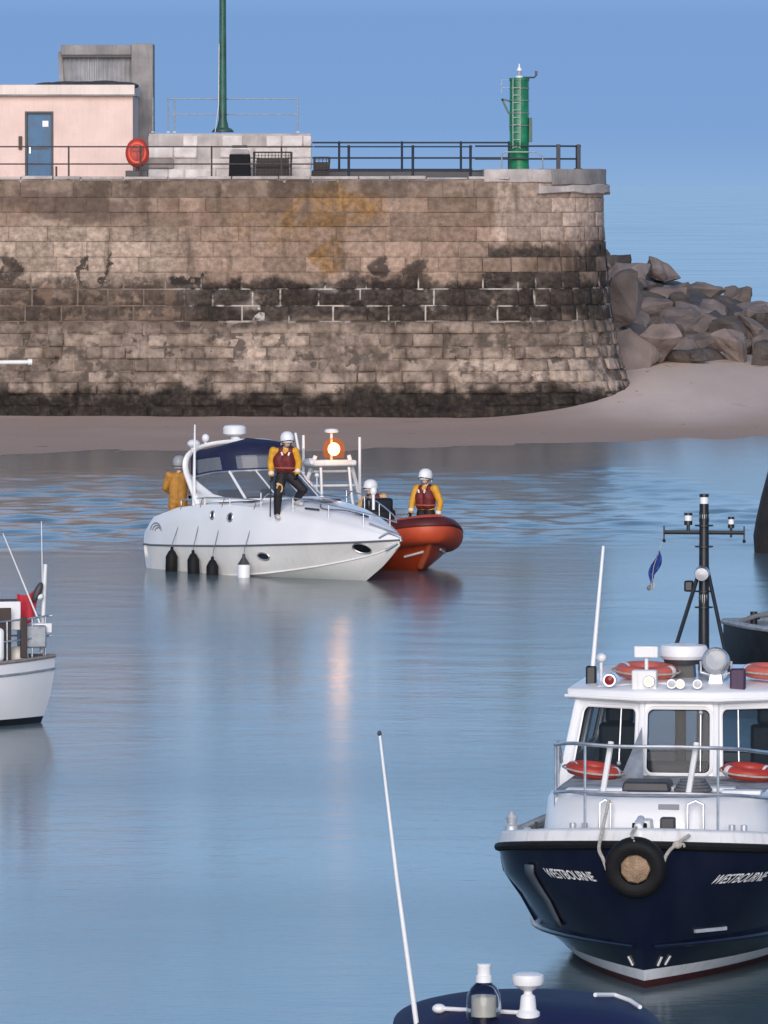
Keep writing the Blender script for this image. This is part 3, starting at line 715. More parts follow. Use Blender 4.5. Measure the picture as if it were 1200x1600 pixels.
    mb = MB(); mb.tube([(dx1 + .1, -.04, .05), (dx1 + .1, -.04, .45)], .03, 8); mb.build('conduit', 'rail_brown', b)
    # grey concrete and sheet-metal stair head behind it
    YC = 241.0; cx_ = lambda px: (px - 600) / F * YC
    g = thing('stair_tower', 'grey concrete and sheet-metal stair tower rising behind the pink building', 'tower', (cx_(240), YC + 4.4, DECK))
    YG = 0.0; X = lambda px: (px - 600) / F * 245.4 - cx_(240); ZZ = lambda py: W(0, py, 245.4).z - DECK
    mb = MB(); mb.box(((X(206) + X(240)) / 2, .8, ZZ(68) / 2), (X(240) - X(206), 1.8, ZZ(68))); mb.build('pillar', 'concrete', g, bevel=.04)
    mb = MB(); mb.box(((X(96) + X(206)) / 2, .8, (ZZ(70) + ZZ(86)) / 2), (X(206) - X(96) - .006, 1.6, ZZ(70) - ZZ(86))); mb.build('lintel', 'concrete', g, bevel=.03)
    mb = MB(); n = 60; P = []
    for i in range(n + 1):
        xx = X(98) + (X(206) - X(98)) * i / n; P.append([(xx, .35 + .03 * math.sin(i * 1.6), 2.5), (xx, .35 + .03 * math.sin(i * 1.6), ZZ(86))])
    mb.grid(P); mb.build('sheet_panel', 'corrugated', g)
    mb = MB(); mb.box(((X(98) + X(206)) / 2, .1, ZZ(88)), (X(206) - X(98), .12, .07)); mb.build('rail', 'dark_grey', g)
    mb = MB(); mb.bar((X(94), .3, ZZ(80)), (X(99), .3, 2.6), .14, .14); mb.build('strut', 'concrete', g)
    mb = MB(); mb.box(((X(96) + X(206)) / 2, 1.5, ZZ(76) - .8), (X(206) - X(96), .2, 1.6)); mb.build('back_wall', 'concrete', g)
    # white painted block wall
    YV = 239.2; wx = lambda px: (px - 600) / F * YV
    wt = W(0, 206, YV).z - DECK
    w = thing('white_wall', 'thick low wall of rough white painted stone blocks beside the pink building', 'wall', (wx(232), YV, DECK))
    W0 = 0; W1 = wx(487) - wx(232); rn = random.Random(4); mb = MB()
    zz = 0
    for h_ in (.36, .36, .38, .4):
        if zz + h_ > wt + .02: h_ = wt - zz
        a = W0
        while a < W1 - .05:
            ww = min(rn.uniform(.5, 1.25), W1 - a); ww = W1 - a if W1 - a - ww < .25 else ww
            mb.box((a + ww / 2, .5 + rn.uniform(-.07, .08), zz + h_ / 2), (ww - .012, 1.0, h_ - .012 + rn.uniform(-.02, .012)), None, 1 if rn.random() < .13 else 0)
            a += ww
        zz += h_
        if zz >= wt - .01: break
    mb.build('masonry', [mat('white_stone', (.78, .73, .69), .9, var=.3, scale=2.2, bump=.6, bscale=6, col2=(.50, .44, .40)), mat('bare_stone', (.33, .28, .25), .9, var=.4, scale=2, bump=.6)], w, bevel=.05)
    mb = MB(); mb.box((W1 / 2, .5, wt / 2 - .03), (W1 - .06, .92, wt - .06)); mb.build('core', 'concrete_pale', w)
    rail_run('roof_railing', 'thin faded railing on top of the white block wall around the green mast', [(wx(262), YV + .9), (wx(466), YV + .9)], [.62, 1.14], [(wx(p), YV + .9) for p in (238, 262, 272, 343, 465)], 'galvanised', .025, .02, base=DECK + wt - .02)
    mb = MB()
    mb.lathe([(.34, 0), (.34, .08), (.2, .16), (.16, .34), (.135, .45), (.13, 1.2), (.115, 4), (.10, 8.5), (.10, 8.6)], n=20)
    pole = thing('mast_pole', 'tall green tapering signal mast standing on the white block wall', 'mast', (wx(348), YV + .5, DECK + wt - .01))
    mb.build('pole', 'green_pole', pole)
    mb = MB()
    for a in range(6): mb.cyl((.27 * math.cos(a), .27 * math.sin(a), .08), (.27 * math.cos(a), .27 * math.sin(a), .13), .025, n=6)
    mb.lathe([(.37, -.0), (.37, .05)], n=20); mb.build('base_plate', 'dark_grey', pole)
    MB().tube([(-.25, -.45, 0), (-.14, -.16, .9), (-.12, -.12, 3)], .02, 6).build('cable', 'galvanised', pole)
    # lifebuoy housing on a post
    YL = 236.7; lx = (215 - 600) / F * YL; lz = W(0, 239, YL).z - DECK
    lb = thing('lifebuoy_housing', 'red oval lifebuoy housing on a post at the pier railing', 'lifebuoy', (lx, YL, DECK))
    rot = Matrix.Rotation(PI / 2, 3, 'X'); mb = MB()
    prof = [(.001, .10), (.15, .10), (.27, .08), (.36, .03), (.40, -.03), (.40, -.08), (.001, -.08)]
    mb.lathe([(r, z) for r, z in prof], (0, 0, lz), 28, rot @ Matrix.Diagonal((1, 1.24, 1))); mb.build('housing', 'lifebuoy_red', lb)
    mb = MB(); mb.torus((0, -.06, lz), .27, .055, rot @ Matrix.Diagonal((1, 1.2, 1))); mb.build('lifebuoy', mat('lifebuoy_bright', (.72, .09, .05), .45), lb)
    mb = MB(); mb.box((0, -.125, lz + .06), (.30, .02, .05)); mb.box((0, -.125, lz - .1), (.05, .02, .28)); mb.build('bracket', mat('dark_red', (.3, .02, .015), .5), lb)
    mb = MB(); mb.cyl((0, .12, 0), (0, .12, lz), .06, n=10); mb.box((-.02, .1, .17), (.75, .3, .26)); mb.build('post', 'dark_grey', lb, bevel=.02)
    # bin, crate, pots
    YQ = 237.6; qx = lambda px: (px - 600) / F * YQ; qz = lambda py: W(0, py, YQ).z - DECK
    bn = thing('litter_bin', 'squat black litter bin with a pale lid in front of the white wall', 'bin', (qx(375), YQ, DECK))
    mb = MB(); mb.box((0, 0, qz(241) / 2), (.74, .6, qz(241)), None, 0, .94); mb.build('body', 'bin_black', bn, bevel=.03)
    mb = MB(); mb.box((0, 0, qz(237)), (.68, .56, .16), None, 0, .8); mb.build('lid', 'concrete_pale', bn, bevel=.03)
    MB().box((0, 0, qz(229)), (.55, .5, .08), None, 0, .9).build('hood', 'dark_grey', bn, bevel=.02)
    def pot(label, px0, px1, py, Y):
        x0, x1 = (px0 - 600) / F * Y, (px1 - 600) / F * Y; h = W(0, py, Y).z - DECK; w_ = x1 - x0; d = .7
        p = thing('lobster_pot', label, 'lobster pot', ((x0 + x1) / 2, Y, DECK), 0, 'lobster pots on the pier')
        mb = MB()
        for sx in (-1, 1):
            for sy in (-1, 1): mb.bar((sx * w_ / 2, sy * d / 2, 0), (sx * w_ / 2, sy * d / 2, h), .05, .05)
        for zz in (.04, h * .5, h):
            for sy in (-1, 1): mb.bar((-w_ / 2, sy * d / 2, zz), (w_ / 2, sy * d / 2, zz), .05, .05)
            for sx in (-1, 1): mb.bar((sx * w_ / 2, -d / 2, zz), (sx * w_ / 2, d / 2, zz), .05, .05)
        mb.build('frame', 'netting', p)
        mb = MB(); n = max(4, int(w_ / .11))
        for i in range(n + 1):
            xx = -w_ / 2 + w_ * i / n
            mb.bar((xx, -d / 2, 0), (xx + .05, -d / 2, h), .02, .02)
        for k in range(1, 9):
            mb.bar((-w_ / 2, -d / 2, h * k / 9), (w_ / 2, -d / 2, h * k / 9), .02, .02)
        mb.build('net', 'netting', p)
        mb = MB(); mb.box((0, .02, h * .42), (w_ * .92, .52, h * .74), None, 0, .93); mb.build('rope_coil', 'brown_paint', p)  # dark box added to make the inside of the pot read darker
    pot('wide dark lobster pot with netting between the bin and the white wall end', 397, 455, 238, 237.7)
    pot('small dark lobster pot at the right end of the white wall', 491, 514, 246, 238.2)
    # green light beacon
    YK = 238.6; kx = lambda px: (px - 600) / F * YK; kz = lambda py: W(0, py, YK).z - 8.51
    k = thing('harbour_light', 'green cylindrical harbour light tower on the pier head', 'harbour light', (kx(811), YK, 8.51))
    r = 15 / F * YK; H = kz(122)
    mb = MB(); mb.lathe([(r * 1.03, 0), (r * 1.03, .12), (r, .13), (r, .9), (r * 1.02, .91), (r * 1.02, .95), (r, .96), (r * .99, H - .1), (r * 1.06, H - .09), (r * 1.06, H), (.001, H + .03)], n=28); mb.build('tower', 'green_paint', k)
    mb = MB(); mb.lathe([(.1, H), (.1, H + .07), (.085, H + .08), (.085, H + .26), (.06, H + .3), (.02, H + .36), (.001, H + .37)], n=16); mb.build('lantern', [M['lens_clear']], k)
    MB().lathe([(.13, H + .0), (.13, H + .05), (.1, H + .08)], n=16).lathe([(.09, H + .25), (.09, H + .29), (.03, H + .38), (.02, H + .48), (.001, H + .48)], n=14).build('lantern_cap', 'white_plastic', k)
    mb = MB(); mb.tube([(.05, 0, H + .02), (.5, -.05, H + .02), (.58, -.05, H + .1), (.58, -.05, H + .22)], .028, 8); mb.box((.57, -.05, H + .17), (.09, .1, .14)); mb.build('sensor_arm', 'dark_grey', k)
    mb = MB()
    for xx in (-.22, .02): mb.tube([(xx, -r - .08, .7), (xx, -r - .08, H - .02)], .014, 6)
    zz = .75
    while zz < H - .1: mb.tube([(-.22, -r - .08, zz), (.02, -r - .08, zz)], .011, 6); zz += .25
    mb.build('ladder', 'galvanised', k)
    mb = MB()
    for zz in (kz(138), kz(157), kz(177), kz(196)): mb.torus((0, -.02, zz), r * 1.05, .015, n=24, k=6)
    mb.tube([(-r, 0, H - .06), (-r - .28, 0, H - .06), (-r - .28, 0, H - .5)], .012, 6); mb.tube([(-r, 0, H - .32), (-r - .28, 0, H - .32)], .012, 6); mb.build('guard_hoop', 'galvanised', k)
    mb = MB(); mb.bar((-r - .26, 0, kz(155)), (-r - .02, 0, kz(178)), .07, .07); mb.bar((-r - .28, 0, kz(155)), (-r + .02, 0, kz(158)), .07, .07); mb.bar((-r + .01, -.06, kz(178)), (-r + .01, -.06, kz(205)), .06, .06); mb.build('bracket', 'green_pole', k)
    mb = MB(); mb.box((r + .05, 0, (kz(184) + kz(222)) / 2), (.12, .32, kz(184) - kz(222)), None, 0, .9); mb.build('cabinet', 'green_pole', k, bevel=.01)
    mb = MB(); mb.tube([(-.62, -.5, 0.52), (-.5, -.5, .58), (.55, -.5, .58), (.78, -.5, .42), (.8, -.5, 0)], .025, 8); mb.tube([(-.6, -.5, 0.55), (-.6, -.5, 0)], .025, 8); mb.build('guard_rail', 'galvanised', k)
build_pier_top()

# dark quay corner at the right edge
def quay():
    t = thing('quay_wall', 'dark battered stone quay corner at the right edge of the harbour', 'quay')
    Y0 = 152.0; P = []
    for z, px in ((-.6, 1182), (0.02, 1180), (.35, 1179), (.7, 1182), (1.2, 1190), (1.75, 1202), (3.2, 1226), (5.0, 1250)):
        x = (px - 600) / F * Y0; row = []
        for dx, dy in ((14, 0), (6, -.1), (1.2, .0), (.35, .12), (.08, .5), (0, 1.2), (.05, 3), (.2, 12), (14, 12)):
            row.append(Vector((x * (1 + dy / Y0) + dx + .05 * noise.noise((z, dx, dy)), Y0 + dy + (.25 - z * .05), z)))
        P.append(row)
    mb = MB(); mb.grid(P); mb.add(P[-1], [tuple(range(len(P[-1])))])
    mb.build('masonry', 'wet_timber', t)
quay()

# ================================================================== shared boat pieces
def lifebuoy(loc, label, rot=(0, 0, 0), m='lifebuoy_red', R0=.225, r=.062):
    band = lambda f: 1 if (f * 2 + .3) % 1 < .10 else 0
    o = MB().torus((0, 0, 0), R0, r, bands=band, n=64).build('lifebuoy', [m, 'reflective'])
    o.location = loc; o.rotation_euler = rot
    tag(o, label, 'lifebuoy', 'lifebuoys on the blue boat')
    P = []
    for i in range(40):
        a = 2 * PI * i / 40; k = R0 + r + .012 + .02 * abs(math.sin(2 * (a - .2)))
        P.append((k * math.cos(a), k * math.sin(a), 0))
    MB().tube(P, .011, 6, closed=True).build('grab_rope', 'rope', o)
    return o
def rrect(w, h, r, n=6):
    P = []
    for cx_, cy_, a0 in ((w / 2 - r, h / 2 - r, 0), (-w / 2 + r, h / 2 - r, PI / 2), (-w / 2 + r, -h / 2 + r, PI), (w / 2 - r, -h / 2 + r, 1.5 * PI)):
        for i in range(n + 1):
            a = a0 + PI / 2 * i / n; P.append((cx_ + r * math.cos(a), cy_ + r * math.sin(a)))
    return P
def window_panel(quad, inset, rad, parent, names=('front_panel', 'window'), m='gelcoat', pane='pane', th=.04, fr='white_plastic', frm=.022, wiper=None):
    """quad: bottom-left, bottom-right, top-right, top-left corners; a wall panel with a real rounded opening, a frame and a pane"""
    A, B, C_, D = [Vector(q) for q in quad]
    def pt(u, v): return (A * (1 - u) + B * u) * (1 - v) + (D * (1 - u) + C_ * u) * v
    nrm = (B - A).cross(D - A).normalized()
    wid, hei = (B - A).length, (D - A).length
    l, r_, b, t = inset
    cu, cv = (l + 1 - r_) / 2, (b + 1 - t) / 2; wu, wv = (1 - r_ - l), (1 - t - b)
    loop = rrect(wu * wid, wv * hei, rad); n = len(loop)
    inn = [pt(cu + x / wid, cv + y / hei) for x, y in loop]
    outp = []
    for x, y in loop:
        s = max(abs(x) / (wu * wid / 2), abs(y) / (wv * hei / 2), 1e-6); x2, y2 = x / s, y / s
        U = cu + x2 / wid; Vv = cv + y2 / hei
        u = (U - l) / wu if wu else .5; v = (Vv - b) / wv
        outp.append(pt(min(1, max(0, u)), min(1, max(0, v))))
    mb = MB(); vs = inn + outp + [p - nrm * th for p in inn] + [p - nrm * th for p in outp]; fs = []
    for i in range(n):
        j = (i + 1) % n
        fs += [(i, j, n + j, n + i), (2 * n + j, 2 * n + i, 3 * n + i, 3 * n + j), (j, i, 2 * n + i, 2 * n + j), (n + i, n + j, 3 * n + j, 3 * n + i)]
    # corners of the quad
    for (q, uv) in ((A, (0, 0)), (B, (1, 0)), (C_, (1, 1)), (D, (0, 1))):
        k = min(range(n), key=lambda i: (outp[i] - q).length)
        k2 = min(range(n), key=lambda i: (outp[i] - q).length if i != k else 9)
        vs += [q]; fs.append((n + k, n + k2, len(vs) - 1))
    mb.add(vs, fs, 0, False); mb.build(names[0], m, parent)
    w = MB(); g = [p - nrm * th * .5 for p in inn]; w.add(g, [tuple(range(n))], 0, False); w = w.build(names[1], pane, parent, recalc=False)
    fm = MB(); fm.tube([p + nrm * .004 for p in inn], frm, 8, closed=True); fm.build('frame', fr, w)
    f2 = MB(); f2.tube([p + nrm * .008 + (pt(cu, cv) - p).normalized() * frm * 1.0 for p in inn], .008, 6, closed=True); f2.build('seal', 'black_rubber', w)
    if wiper:
        wb = MB(); p0, p1 = pt(*wiper[0]) + nrm * .04, pt(*wiper[1]) + nrm * .04
        wb.tube([p0, p1], .009, 6); d = (p1 - p0); wb.tube([p1 - d * .55 + nrm * .0, p1 + d * .25], .007, 6); wb.ell(p0, .025, n=8, k=6); wb.build('wiper', 'alloy', w)
    return w
def text_points(s, size, shear=0.0, bold=.006):
    c = bpy.data.curves.new('txt', 'FONT'); c.body = s; c.size = size; c.shear = shear; c.align_x = 'CENTER'; c.align_y = 'CENTER'; c.offset = bold * size; c.resolution_u = 4
    o = bpy.data.objects.new('txt', c); COL.objects.link(o); bpy.context.view_layer.update()
    me = bpy.data.meshes.new_from_object(o.evaluated_get(bpy.context.evaluated_depsgraph_get()))
    bpy.data.objects.remove(o); bpy.data.curves.remove(c)
    bm = bmesh.new(); bm.from_mesh(me); bmesh.ops.triangulate(bm, faces=bm.faces)
    bmesh.ops.subdivide_edges(bm, edges=[e for e in bm.edges if e.calc_length() > size * .3], cuts=2)
    vs = [v.co.copy() for v in bm.verts]; bm.verts.index_update(); fs = [[v.index for v in f.verts] for f in bm.faces]
    bm.free(); bpy.data.meshes.remove(me)
    return vs, fs

# ================================================================== THE BLUE BOAT (bow towards us)
WB = thing('workboat', 'navy blue harbour passenger boat with white wheelhouse, bow towards the viewer', 'boat', (2.52, 69.3, 0), R(-8))
WL_LEN = 9.4
ZR = lambda y: interp(y, [0, .5, 1.0, 1.6, 3, 6, 9.4], [1.50, 1.44, 1.38, 1.31, 1.21, 1.12, 1.12])
# longitudinal lines: (z or function, stem y0, half breadth, length of entry, fullness)
WLINES = [(lambda y: ZR(y), 0.0, 1.64, 3.0, 5.0), (lambda y: ZR(y) - .28, .06, 1.60, 3.0, 4.3), (lambda y: .80, .20, 1.50, 3.1, 3.3), (lambda y: .43, .34, 1.40, 3.3, 2.6),
          (lambda y: .37, .36, 1.33, 3.35, 2.4), (lambda y: .19, .45, 1.24, 3.6, 1.85), (lambda y: .08, .5, 1.16, 3.7, 1.75), (lambda y: -.05, .58, 1.05, 3.8, 1.65), (lambda y: -.45, .95, .4, 4.2, 1.3)]
def w_hb(j, y):
    _, y0, b, ln, p = WLINES[j]
    d = (y - y0) / ln
    if d <= 0: return 0.0
    hb = b if d >= 1 else b * (1 - (1 - d) ** p)
    return hb * (1 - .05 * max(0, (y - 6) / 3.4))
def w_pt(j, t, s):
    y0 = WLINES[j][1]; tt = t ** 1.9; y = y0 + (WL_LEN - y0) * tt
    return Vector((s * w_hb(j, y), y, WLINES[j][0](y)))
def w_surf(y, z, s):
    """point of the topsides at distance aft y and height z"""
    zs = [WLINES[j][0](y) for j in range(9)]; hb = [w_hb(j, y) for j in range(9)]
    return Vector((s * float(np.interp(z, zs[::-1], hb[::-1])), y, z))
def strip(name, j0, j1, m, parent, n=64):
    mb = MB()
    for s in (-1, 1): mb.grid([[w_pt(j, i / n, s) for j in range(j0, j1 + 1)] for i in range(n + 1)])
    tr = [w_pt(j, 1, -1) for j in range(j0, j1 + 1)] + [w_pt(j, 1, 1) for j in range(j1, j0 - 1, -1)]
    mb.add(tr, [tuple(range(len(tr)))], 0, False)
    return mb.build(name, m, parent, sharp=28)
HULL = strip('hull', 0, 5, 'navy_hull', WB)
strip('boot_stripe', 5, 6, 'white_paint', HULL); strip('bottom', 6, 8, 'antifoul', HULL)
def w_edge(y_list, dz, off=0.0, s=1):
    return [Vector((s * max(0.0, w_hb(0, y) + off), y, ZR(y) + dz)) for y in y_list]
YS = [0.0005, .02, .06, .12, .2, .3, .45, .62, .85, 1.1, 1.4, 1.8, 2.3, 3, 4, 5, 6, 7, 8, 9.4]
full = [p for p in reversed(w_edge(YS, 0, 0, -1))] + w_edge(YS, 0)
mb = MB(); mb.tube([p + Vector((0, 0, -.02)) for p in full], .045, 8); mb.build('rubbing_strake', 'black_rubber', WB)
mb = MB(); P = []
for p in full:
    d = Vector((p.x, p.y - 1.9, 0)); d = d.normalized() if p.y < 1.9 else Vector((math.copysign(1, p.x), 0, 0))
    q = p - d * .16; P.append([p + Vector((0, 0, .025)), p + Vector((0, 0, .12)) - d * .02, p + Vector((0, 0, .14)) - d * .05, q + Vector((0, 0, .14)), q + Vector((0, 0, .02))])
mb.grid(P, smooth=False); mb.build('gunwale', 'white_paint', WB, bevel=.008)
mb = MB(); P = []
for y in YS:
    hb = max(0.0, w_hb(0, y) - .02); P.append([(-hb, y, ZR(y) + .03), (-hb * .5, y, ZR(y) + .05), (0, y, ZR(y) + .055), (hb * .5, y, ZR(y) + .05), (hb, y, ZR(y) + .03)])
mb.grid(P); mb.build('deck', 'grey_deck', WB)
# knuckle spray rail and added ribs shaped for reflections on the hull sides
for s in (-1, 1):
    mb = MB(); mb.tube([w_surf(y, .43, s) + Vector((s * .015, -.01, 0)) for y in np.linspace(.42, 9.3, 30)], [.02 + .025 * min(1, i / 8) for i in range(30)], 8); mb.build('spray_rail', 'navy_hull', WB)
    for y in (2.1, 2.75, 3.5):
        mb = MB(); mb.tube([w_surf(y + .25 * (1.15 - z), z, s) + Vector((s * -.012, 0, 0)) for z in np.linspace(1.15, .5, 6)], .04, 8); mb.build('reflection_rib', 'navy_hull', WB)
# name on both bows
for s, yc, zc in ((-1, .50, 1.125), (1, .66, 1.10)):
    # walk along the hull by real arc length so that the lettering is not stretched
    ys = np.linspace(.1, 2.6, 400); pts = [w_surf(y, zc, s) for y in ys]; arc = np.concatenate([[0], np.cumsum([(pts[i + 1] - pts[i]).length for i in range(399)])])
    a_c = float(np.interp(yc, ys, arc)); vs, fs = text_points('WESTBOURNE', .130, .25, .016)
    q = []
    for v in vs:
        y = float(np.interp(a_c + s * v.x * .74, arc, ys)); p = w_surf(y, zc + v.y, s)
        a, b_ = w_surf(y + .02, zc + v.y, s), w_surf(y, zc + v.y + .02, s); nn = (a - p).cross(b_ - p).normalized(); nn = nn if nn.x * s > 0 else -nn
        q.append(p + nn * .004)
    MB().add(q, fs, 0, False).build('name_lettering', 'reflective', HULL, recalc=False)
mb = MB()
for yy, s in ((.62, -1), (.62, 1), (.72, 1)):
    mb.bar(w_surf(yy, .22, s) + Vector((0, -.012, 0)), w_surf(yy - .03, .31, s) + Vector((0, -.012, 0)), .02, .012)
mb.build('draught_mark', 'reflective', HULL)
mb = MB(); mb.bar(w_surf(.72, .56, 1) + Vector((.0, -.01, 0)), w_surf(1.05, .56, 1) + Vector((0.0, -.015, 0)), .03, .035); mb.build('hull_fitting', 'alloy', HULL)

# trunk cabin on the foredeck
def plan(hw, y0, y1, cur, n=16):
    P = [(-hw, y1)]
    for i in range(n + 1):
        a = -1 + 2 * i / n; P.append((hw * a, y0 + cur * abs(a) ** 3.2))
    return P + [(hw, y1)]
TB, TT = plan(1.17, 1.05, 4.4, .75), plan(1.10, 1.18, 4.4, .75)
mb = MB(); zb, zt = 1.36, 1.845
rows = [[(x, y, zb) for x, y in TB], [(x, y, zt - .06) for x, y in [(a[0] * .35 + b[0] * .65, a[1] * .35 + b[1] * .65) for a, b in zip(TB, TT)]], [(x, y, zt - .015) for x, y in TT], [(x * .97, y + .04, zt) for x, y in TT]]
mb.grid(rows); mb.build('trunk_cabin', 'gelcoat', WB)
mb = MB(); top = [(x * .965, y + .045, zt - .002) for x, y in TT]; mb.add(top, [tuple(range(len(top)))], 0, False)
mb.build('trunk_top', mat('weathered_deck', (.52, .53, .53), .7, var=.5, scale=5, col2=(.20, .21, .21), bump=.3), WB)
mb = MB(); mb.box((.18, 1.135, 1.76), (.21, .02, .055), Matrix.Rotation(R(-14), 3, 'X')); mb.build('maker_plate', 'logo_grey', WB)
for q in ((-.75, 1.42, .34, .20), (-.45, 1.55, .30, .18), (.86, 1.45, .40, .2), (.62, 1.75, .3, .2), (.2, 1.8, .3, .25)):
    mb = MB(); mb.box((q[0], q[1] + .3, zt + .02), (q[2], q[3], .05)); mb.build('deck_pad', 'white_plastic', WB, bevel=.015)
mb = MB(); mb.box((-.12, 2.0, zt + .06), (.5, .5, .10), None, 0, .9); mb.build('hatch', 'dark_grey', WB, bevel=.02)
mb = MB()
for i in range(4): mb.torus((.35, 1.9, zt + .03 + .03 * i), .18 - .02 * i, .018, n=24, k=6)
mb.build('rope_coil', 'rope_dark', WB)
mb = MB(); mb.add([(-.36, 3.72, zt), (-.36, 3.75, zt + .52), (-.52, 3.72, zt + .1), (-.56, 3.5, zt), (-.30, 3.35, zt)], [(0, 1, 2), (2, 1, 3), (3, 1, 4), (4, 1, 0), (0, 2, 3, 4)], 0, False); mb.build('vent_cowl', 'galvanised', WB)

# wheelhouse
zb = 1.52; zt = 2.60
FB = [(-1.32, 4.30, zb), (-.40, 3.86, zb), (.40, 3.86, zb), (1.32, 4.30, zb)]; FT = [(-1.10, 4.40, zt), (-.385, 4.02, zt), (.385, 4.02, zt), (1.10, 4.40, zt)]
window_panel([FB[0], FB[1], FT[1], FT[0]], (.12, .065, .285, .055), .08, WB, wiper=((.74, .40), (.72, .82)))
window_panel([FB[1], FB[2], FT[2], FT[1]], (.06, .06, .31, .055), .08, WB, wiper=((.80, .90), (.80, .45)))
window_panel([FB[2], FB[3], FT[3], FT[2]], (.065, .12, .285, .055), .08, WB, wiper=((.26, .40), (.28, .82)))
for s in (-1, 1):
    a, b_ = Vector((s * 1.32, 4.30, zb)), Vector((s * 1.32, 7.2, zb)); c_, d_ = Vector((s * 1.10, 7.2, zt)), Vector((s * 1.10, 4.40, zt))
    am, dm = a.lerp(b_, .5), d_.lerp(c_, .5)
    q1, q2 = ([a, am, dm, d_], [am, b_, c_, dm])
    if s < 0: q1, q2 = [am, a, d_, dm], [b_, am, dm, c_]
    window_panel(q1, (.1, .1, .42, .12), .07, WB, ('side_panel', 'window')); window_panel(q2, (.1, .1, .42, .12), .07, WB, ('side_panel', 'window'))
window_panel([(0, 7.2, zb), (-1.32, 7.2, zb), (-1.10, 7.2, zt), (0, 7.2, zt)], (.08, .22, .28, .09), .06, WB, ('rear_panel', 'window'), pane='pane')
window_panel([(1.32, 7.2, zb), (0, 7.2, zb), (0, 7.2, zt), (1.10, 7.2, zt)], (.22, .08, .28, .09), .06, WB, ('rear_panel', 'window'), pane='pane')
def corner(p, q): return MB().tube([p, q], .035, 8)
for p, q in zip(FB, FT): MB().tube([p, q], .035, 8).build('corner_post', 'gelcoat', WB)
mb = MB(); mb.box((0, 5.7, zb + .12), (2.4, 2.8, .06)); mb.build('cabin_floor', 'interior', WB)
mb = MB(); mb.box((0, 4.5, 1.86), (2.0, .5, .14)); mb.build('dashboard', 'interior', WB, bevel=.03)
for x in (-.78, .84):
    st = MB(); st.box((x, 5.3, 1.75), (.46, .42, .14)); st.box((x, 5.5, 2.02), (.44, .14, .5)); st.box((x, 5.5, 2.36), (.30, .12, .2)); st.build('helm_seat', 'black_paint', WB, bevel=.04)
mb = MB(); mb.cyl((-.12, 5.4, zb), (-.12, 5.4, zt), .06); mb.build('grab_post', 'interior', WB)
# roof with a brow
def roofline(off, z, crown=0.0, k=1.0):
    P = [(-1.16 - off, 7.5 + off), (-1.16 - off, 4.42 - off * .6), (-.42, 3.96 - off * 1.1), (.42, 3.96 - off * 1.1), (1.16 + off, 4.42 - off * .6), (1.16 + off, 7.5 + off)]
    return [Vector((x * k, 5.7 + (y - 5.7) * k, z)) for x, y in P]
mb = MB(); rows = [roofline(-.02, zt - .005), roofline(.05, zt + .0), roofline(.06, zt + .10), roofline(.02, zt + .13), roofline(-.5, zt + .20)]
mb.grid([r_ + [r_[0]] for r_ in rows]); mb.add(rows[0], [tuple(range(6))], 0, False); mb.add(rows[-1], [tuple(range(6))], 0, False); mb.build('roof', 'gelcoat', WB, bevel=.02)
mb = MB(); r_ = roofline(.075, zt + .035); mb.tube(r_[1:5], .018, 8); mb.build('brow_moulding', 'gelcoat', WB)
RZ = zt + .15
# deck gear
rails = MB()
def pul(h): return smooth([(-1.22, 3.9, ZR(3.9) + h * .8), (-1.14, 2.9, ZR(2.9) + h * 1.05), (-1.03, 1.7, ZR(1.7) + h * 1.04), (-.78, 1.02, ZR(1) + h * 1.03), (-.3, .86, ZR(.86) + h), (.3, .86, ZR(.86) + h), (.86, 1.02, ZR(1) + h * .99), (1.16, 1.7, ZR(1.7) + h * .98), (1.24, 2.9, ZR(2.9) + h * 1.0), (1.30, 3.9, ZR(3.9) + h * .8)], 6)
for h in (.52, .99):
    MB().tube(pul(h), .019, 8).build('pulpit_rail', 'steel', WB)
P1, P0 = pul(.99), pul(0.03)
for i in (6, 12, 20, 34, 42, 48):
    MB().tube([P0[i], P1[i]], .014, 8).build('stanchion', 'steel', WB)
for x in (-.44, .42):
    MB().tube([(x - .02, .90, 1.92), (x + .05, 1.02, 2.42)], .03, 8).build('rail_brace', 'white_paint', WB)
for x, w_ in ((-.45, .055), (.46, .08)):
    MB().tube([(x - w_, 1.02, ZR(1) + .02), (x - w_, 1.03, 1.80), (x, 1.04, 1.835), (x + w_, 1.03, 1.80), (x + w_, 1.02, ZR(1) + .02)], .014, 6).build('grab_handle', 'steel', WB)
mb = MB(); mb.grid([[w_surf(.80 + .52 * t + dy, 1.20 - .68 * t, -1) + Vector((-.012, -.012, 0)) for dy in (-.05, 0, .05)] for t in np.linspace(0, 1, 8)]); mb.build('hull_reflection', 'hull_reflection', WB).modifiers.new('thick', 'SOLIDIFY').thickness = .02  # pale hull reflection, put in as a grey strip
for x in (-.72, .88):
    b_ = MB(); y = .98
    for dx in (-.05, .07): b_.cyl((x + dx, y, ZR(y)), (x + dx, y, ZR(y) + .22), .034, n=12)
    b_.tube([(x - .14, y, ZR(y) + .13), (x + .16, y, ZR(y) + .13)], .022, 8); b_.build('bollard', 'alloy', WB)
for x in (-.52, .56):
    MB().ell((x, .72, ZR(.7) + .09), (.035, .035, .035)).ell((x + .1, .72, ZR(.7) + .09), (.035, .035, .035)).box((x + .05, .72, ZR(.7) + .06), (.2, .06, .03)).build('fairlead', 'steel', WB)
mb = MB(); mb.box((0.0, .42, 1.60), (.20, .34, .20), None, 0, .8); mb.tube([(-.02, .1, 1.64), (-.02, .35, 1.70), (0, .6, 1.60)], .045, 10); mb.build('bow_roller', 'white_paint', WB, bevel=.02)
mb = MB(); mb.cyl((-.09, .22, 1.62), (.05, .22, 1.62), .06, n=14); mb.build('roller', 'black_rubber', WB)
